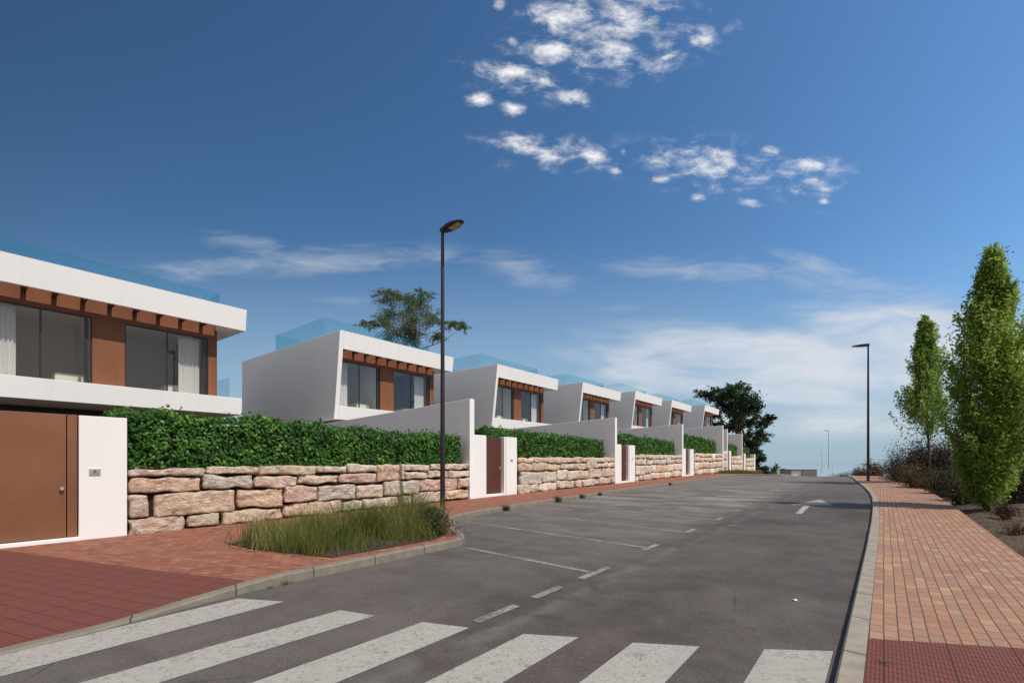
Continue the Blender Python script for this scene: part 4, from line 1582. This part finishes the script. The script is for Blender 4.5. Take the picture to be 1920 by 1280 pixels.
# ------------------------------------------------------------------ planting islands
def grass_patch(poly_fn, n, hfun, label, width, bed_pts):
    pts, hs, ln, tt = [], [], [], []
    while len(pts) < n:
        x, y = poly_fn()
        cl = noise.noise(Vector((x * 1.3, y * 1.3, 2)))
        if cl < -.05 and rng.uniform() < .85:
            continue
        pts.append((x, y, gz(y) + .10))
        hs.append(.98 * hfun(x, y) * (.25 + .95 * rng.uniform() ** .8))
        ln.append(rng.normal(0, .30, 2) + np.array([.10 * cl, .06]))
        tt.append(min(1, max(0, .45 + .6 * noise.noise(Vector((x * .9, y * .9, 8))) + rng.normal(0, .16))))
    o = blade_obj('grass', pts, np.array(hs), np.array(ln), width, M['grass'], None, np.array(tt))
    return tag(o, label, 'grass', kind='stuff')


# near island: parallelogram between pavement and kerb
BED = [(-6.62, 3.9), (-6.55, 5.95), (-7.1, 6.75), (-8.5, 7.7), (-9.25, 7.2), (-9.3, 3.4), (-8.4, 3.45)]


def inside(poly, x, y):
    c = False
    for i in range(len(poly)):
        (x1, y1), (x2, y2) = poly[i], poly[i - 1]
        if (y1 > y) != (y2 > y) and x < (x2 - x1) * (y - y1) / (y2 - y1) + x1:
            c = not c
    return c


def near_pt():
    while True:
        x, y = rng.uniform(-9.6, -6.5), rng.uniform(3.3, 7.8)
        if inside(BED, x, y):
            return x + rng.normal(0, .09), y + rng.normal(0, .09)


def near_h(x, y):
    h = .50 + .55 * noise.noise(Vector((x * 1.1, y * 1.1, 4)))
    h += .22 * math.exp(-((x + 8.6) ** 2 + (y - 4.2) ** 2) / .5) + .22 * math.exp(-((x + 7.6) ** 2 + (y - 5.9) ** 2) / .5)
    return h


n0 = len(BED)
b = MB()
b.v = [(x, y, gz(y) + .145) for x, y in BED] + [(x, y, gz(y) - .05) for x, y in BED]
b.f = [tuple(range(n0))] + [(i, (i + 1) % n0, n0 + (i + 1) % n0, n0 + i) for i in range(n0)]
tag(b.build('planting_bed', M['soil'], None), None, None, kind='structure')
grass_patch(near_pt, 8500, near_h, 'tall green grass filling the near island beside the kerb and lamp post', .010, BED)


def far_pt():
    return rng.uniform(-12.6, -8.9), rng.uniform(45.6, 49.6)


grass_patch(far_pt, 5000, lambda x, y: .36 + .1 * noise.noise(Vector((x, y, 1))), 'low olive green grass on the far island at the crest', .035, None)
# bushy tuft with brown stems at the lamp end of the near island
P, OW, T = [], [], []
for i in range(4200):
    a, r_ = rng.uniform(0, 2 * math.pi), abs(rng.normal(0, .24))
    zz = rng.uniform(0, .55) * math.exp(-r_ * r_ * 3)
    P.append((-7.0 + r_ * math.cos(a), 6.25 + r_ * math.sin(a), gz(6.3) + .13 + zz))
    OW.append((math.cos(a) * .4, math.sin(a) * .4, .6))
    T.append(rng.uniform(0, 1))
r0 = empty('shrub', (-7.0, 6.25, gz(6.2) + .13), 'small bushy olive shrub overhanging the kerb at the end of the near grass island', 'shrub')
pin(leaf_obj('foliage', P, .055, M['dry_green'], None, np.array(OW), np.array(T), 2.8), r0)


def weed(x, y, z, s, label, m='grass'):
    n = int(90 + 120 * s)
    a = rng.uniform(0, 2 * math.pi, n)
    r_ = abs(rng.normal(0, .03 * (1 + s), n))
    base = np.stack([x + r_ * np.cos(a), y + r_ * np.sin(a), np.full(n, z - .02)], 1)
    o = blade_obj('weed', base, rng.uniform(.4, 1, n) * .16 * (.6 + s), np.stack([np.cos(a), np.sin(a)], 1) * rng.uniform(.1, .7, n)[:, None], .008 + .004 * s, M[m])
    tag(o, label, 'weed', 'weeds growing along the kerbs')


for u, v, l, s in [(505, 1102, 'tiny brown weed at the foot of the left kerb, left of a greener one', -.2), (535, 1094, 'small yellow-green weed at the foot of the left kerb below the near grass island', 0.0),
                   (950, 957, 'dark weed tuft at the left kerb in front of the first brown door', 1.0), (1047, 941, 'dark weed tuft at the left kerb below the second stone wall', 1.2),
                   (1093, 934, 'spiky weed at the left kerb, right of the darker tuft under the second stone wall', .9), (1128, 929, 'faint weed at the left kerb near the second garden wall', .7),
                   (1250, 909, 'distant weed at the left kerb below the third stone wall', .8)]:
    lo = 2.0
    while True:
        x, y, z = proj_pt(u, v, lo)
        if z <= gz(y) or lo > 60:
            break
        lo += .02
    weed(kl(y) + .03, y, gz(y), s, l, 'grass' if u < 600 else 'dry_green')
weed(-10.75, 9.25, gz(9.2) + .13, 1.1, 'dark weed on the left pavement beside the near lamp post', 'dry_green')
weed(.0, 4.45, gz(4.6) + .088, -.25, 'tiny green weed in the dark red tiles of the right pavement', 'grass')

# pebble on the asphalt
x, y = -.78, 6.1
bm = bmesh.new()
bmesh.ops.create_icosphere(bm, subdivisions=2, radius=.022)
for v_ in bm.verts:
    v_.co *= 1 + .25 * noise.noise(v_.co * 40)
    v_.co.z *= .6
me = bpy.data.meshes.new('pebble')
bm.to_mesh(me)
bm.free()
me.materials.append(M['bed'])
o = bpy.data.objects.new('pebble', me)
link(o)
o.location = (x, y, gz(y) + .012)
tag(o, 'small white pebble lying on the dark asphalt near the right kerb', 'pebble')

# ------------------------------------------------------------------ things far beyond the crest


def far_house():
    d = 230
    a, c = Vector(proj_pt(1483.5, 880, d)), Vector(proj_pt(1532, 880, d))
    root = empty('warehouse', (a.x, a.y, -12), 'low grey-brown flat-roofed building far beyond the crest, left of the distant lamps', 'building')
    root.rotation_euler = (0, 0, TH)
    w = (c - a).length
    m1 = plain_mat('far_wall', (.33, .30, .28), .8, .1, .3)
    m2 = plain_mat('far_dark_wall', (.16, .145, .13), .8, .1, .3)
    m3 = plain_mat('far_pale_band', (.55, .58, .58), .7, .1, .3)
    z1 = a.z + 12
    b = MB()
    b.box(0, w, .0, 9, 0, z1)
    b.build('wall', m1, root, bevel=.05)
    b = MB()
    b.box(w * .40, w * .985, -.25, -.003, z1 - 2.9, z1 - .55)
    b.build('facade_panel', m2, root)
    b = MB()
    b.box(w * .03, w * .27, -.1, -.003, z1 - 3.0, z1 - 2.3)
    b.build('window', m3, root)
    b = MB()
    b.box(w * .45, w * .62, -.1, -.003, z1 - 3.4, z1 - 3.0)
    b.build('window', m3, root)
    b = MB()
    b.box(-.2, w + .2, -.3, 9.2, z1 + .003, z1 + .16)
    b.build('roof', m1, root)


far_house()


def far_kiosk():
    d = 190
    a = Vector(proj_pt(1456, 878, d))
    root = empty('small_building', (a.x, a.y, -9), 'tiny pale building with a dark blue panel beyond the crest, right of the parked car', 'building')
    root.rotation_euler = (0, 0, TH)
    k = d / F
    m1 = plain_mat('pale_far_wall', (.48, .45, .38), .8, .1, .3)
    m2 = plain_mat('blue_far_panel', (.035, .06, .09), .5, .1, .3)
    z1 = a.z + 9
    b = MB()
    b.box(0, 8 * k, 0, 4, 0, z1 - .4)
    b.box(8 * k, 17 * k, .3, 4, 0, z1 - 2.2)
    b.build('wall', m1, root)
    b = MB()
    b.box(7.5 * k, 15.5 * k, -.3, -.02, z1 - 2.0, z1)
    b.build('panel', m2, root)
    b = MB()
    b.box(-.15, 8 * k + .1, -.2, 4.2, z1 - .397, z1 - .2)
    b.build('roof', m1, root)


far_kiosk()


def far_car():
    d = 92
    x, y, z = proj_pt(1450, 885.5, d)
    zg = z - 1.45
    root = empty('parked_car', (x, y, zg), 'tiny dark parked car just beyond the crest at the end of the parking bays', 'car')
    root.rotation_euler = (0, 0, .15)
    paint = plain_mat('dark_car_paint', (.018, .016, .022), .25, .1, 3, .5)
    glass = plain_mat('dark_car_glass', (.02, .025, .03), .1, .1, 3, .5)
    rub = plain_mat('tyre_rubber', (.015, .015, .015), .9, .1, 5)
    b = MB()
    pr = [(-2.1, .3), (-2.15, .65), (-2.05, .9), (-1.2, .98), (1.15, .98), (1.95, .88), (2.12, .65), (2.1, .3)]
    n = len(pr)
    b.v = [(-.86, p, q) for p, q in pr] + [(.86, p, q) for p, q in pr]
    b.f = [tuple(range(n)), tuple(range(2 * n - 1, n - 1, -1))] + [(i, n + i, n + (i + 1) % n, (i + 1) % n) for i in range(n)]
    b.build('body', paint, root, bevel=.08)
    b = MB()
    b.hexa([(-.78, -1.9, .97), (.78, -1.9, .97), (.78, 1.2, .97), (-.78, 1.2, .97), (-.6, -1.2, 1.42), (.6, -1.2, 1.42), (.6, .45, 1.42), (-.6, .45, 1.42)])
    b.build('cabin', glass, root, bevel=.06)
    b = MB()
    b.hexa([(-.62, -1.22, 1.423), (.62, -1.22, 1.423), (.62, .47, 1.423), (-.62, .47, 1.423), (-.55, -1.1, 1.46), (.55, -1.1, 1.46), (.55, .4, 1.46), (-.55, .4, 1.46)])
    b.build('roof', paint, root)
    for sx in (-.78, .78):
        for sy in (-1.35, 1.35):
            b = MB()
            b.tube([(sx - .1, sy, .32), (sx + .1, sy, .32)], [.32, .32], 18)
            b.build('wheel', rub, root)


far_car()


def far_bush(u, v, d, w, h, m, label, n=900, size=.35):
    x, y, z = proj_pt(u, v, d)
    clump = [((x + rng.normal(0, w * .18), y, z + h * q), (w * .45, w * .45, h * .35), 1) for q in (.35, .55, .8)]
    clump_tree('far_tree', x, y, z - 1, [(x, y, z - 1), (x, y, z + h * .3), (x, y, z + h * .6)], clump, n, size, m, label, tr=.12, group='small trees beyond the crest')


far_bush(1436, 893, 120, 3.2, 2.2, M['tree_blue'], 'small dark bush beyond the crest, at the right foot of the big dark tree')
far_bush(1454, 893, 170, 2.6, 4.3, M['tree_olive'], 'tiny spindly tree above the parked car beyond the crest', 500, .3)
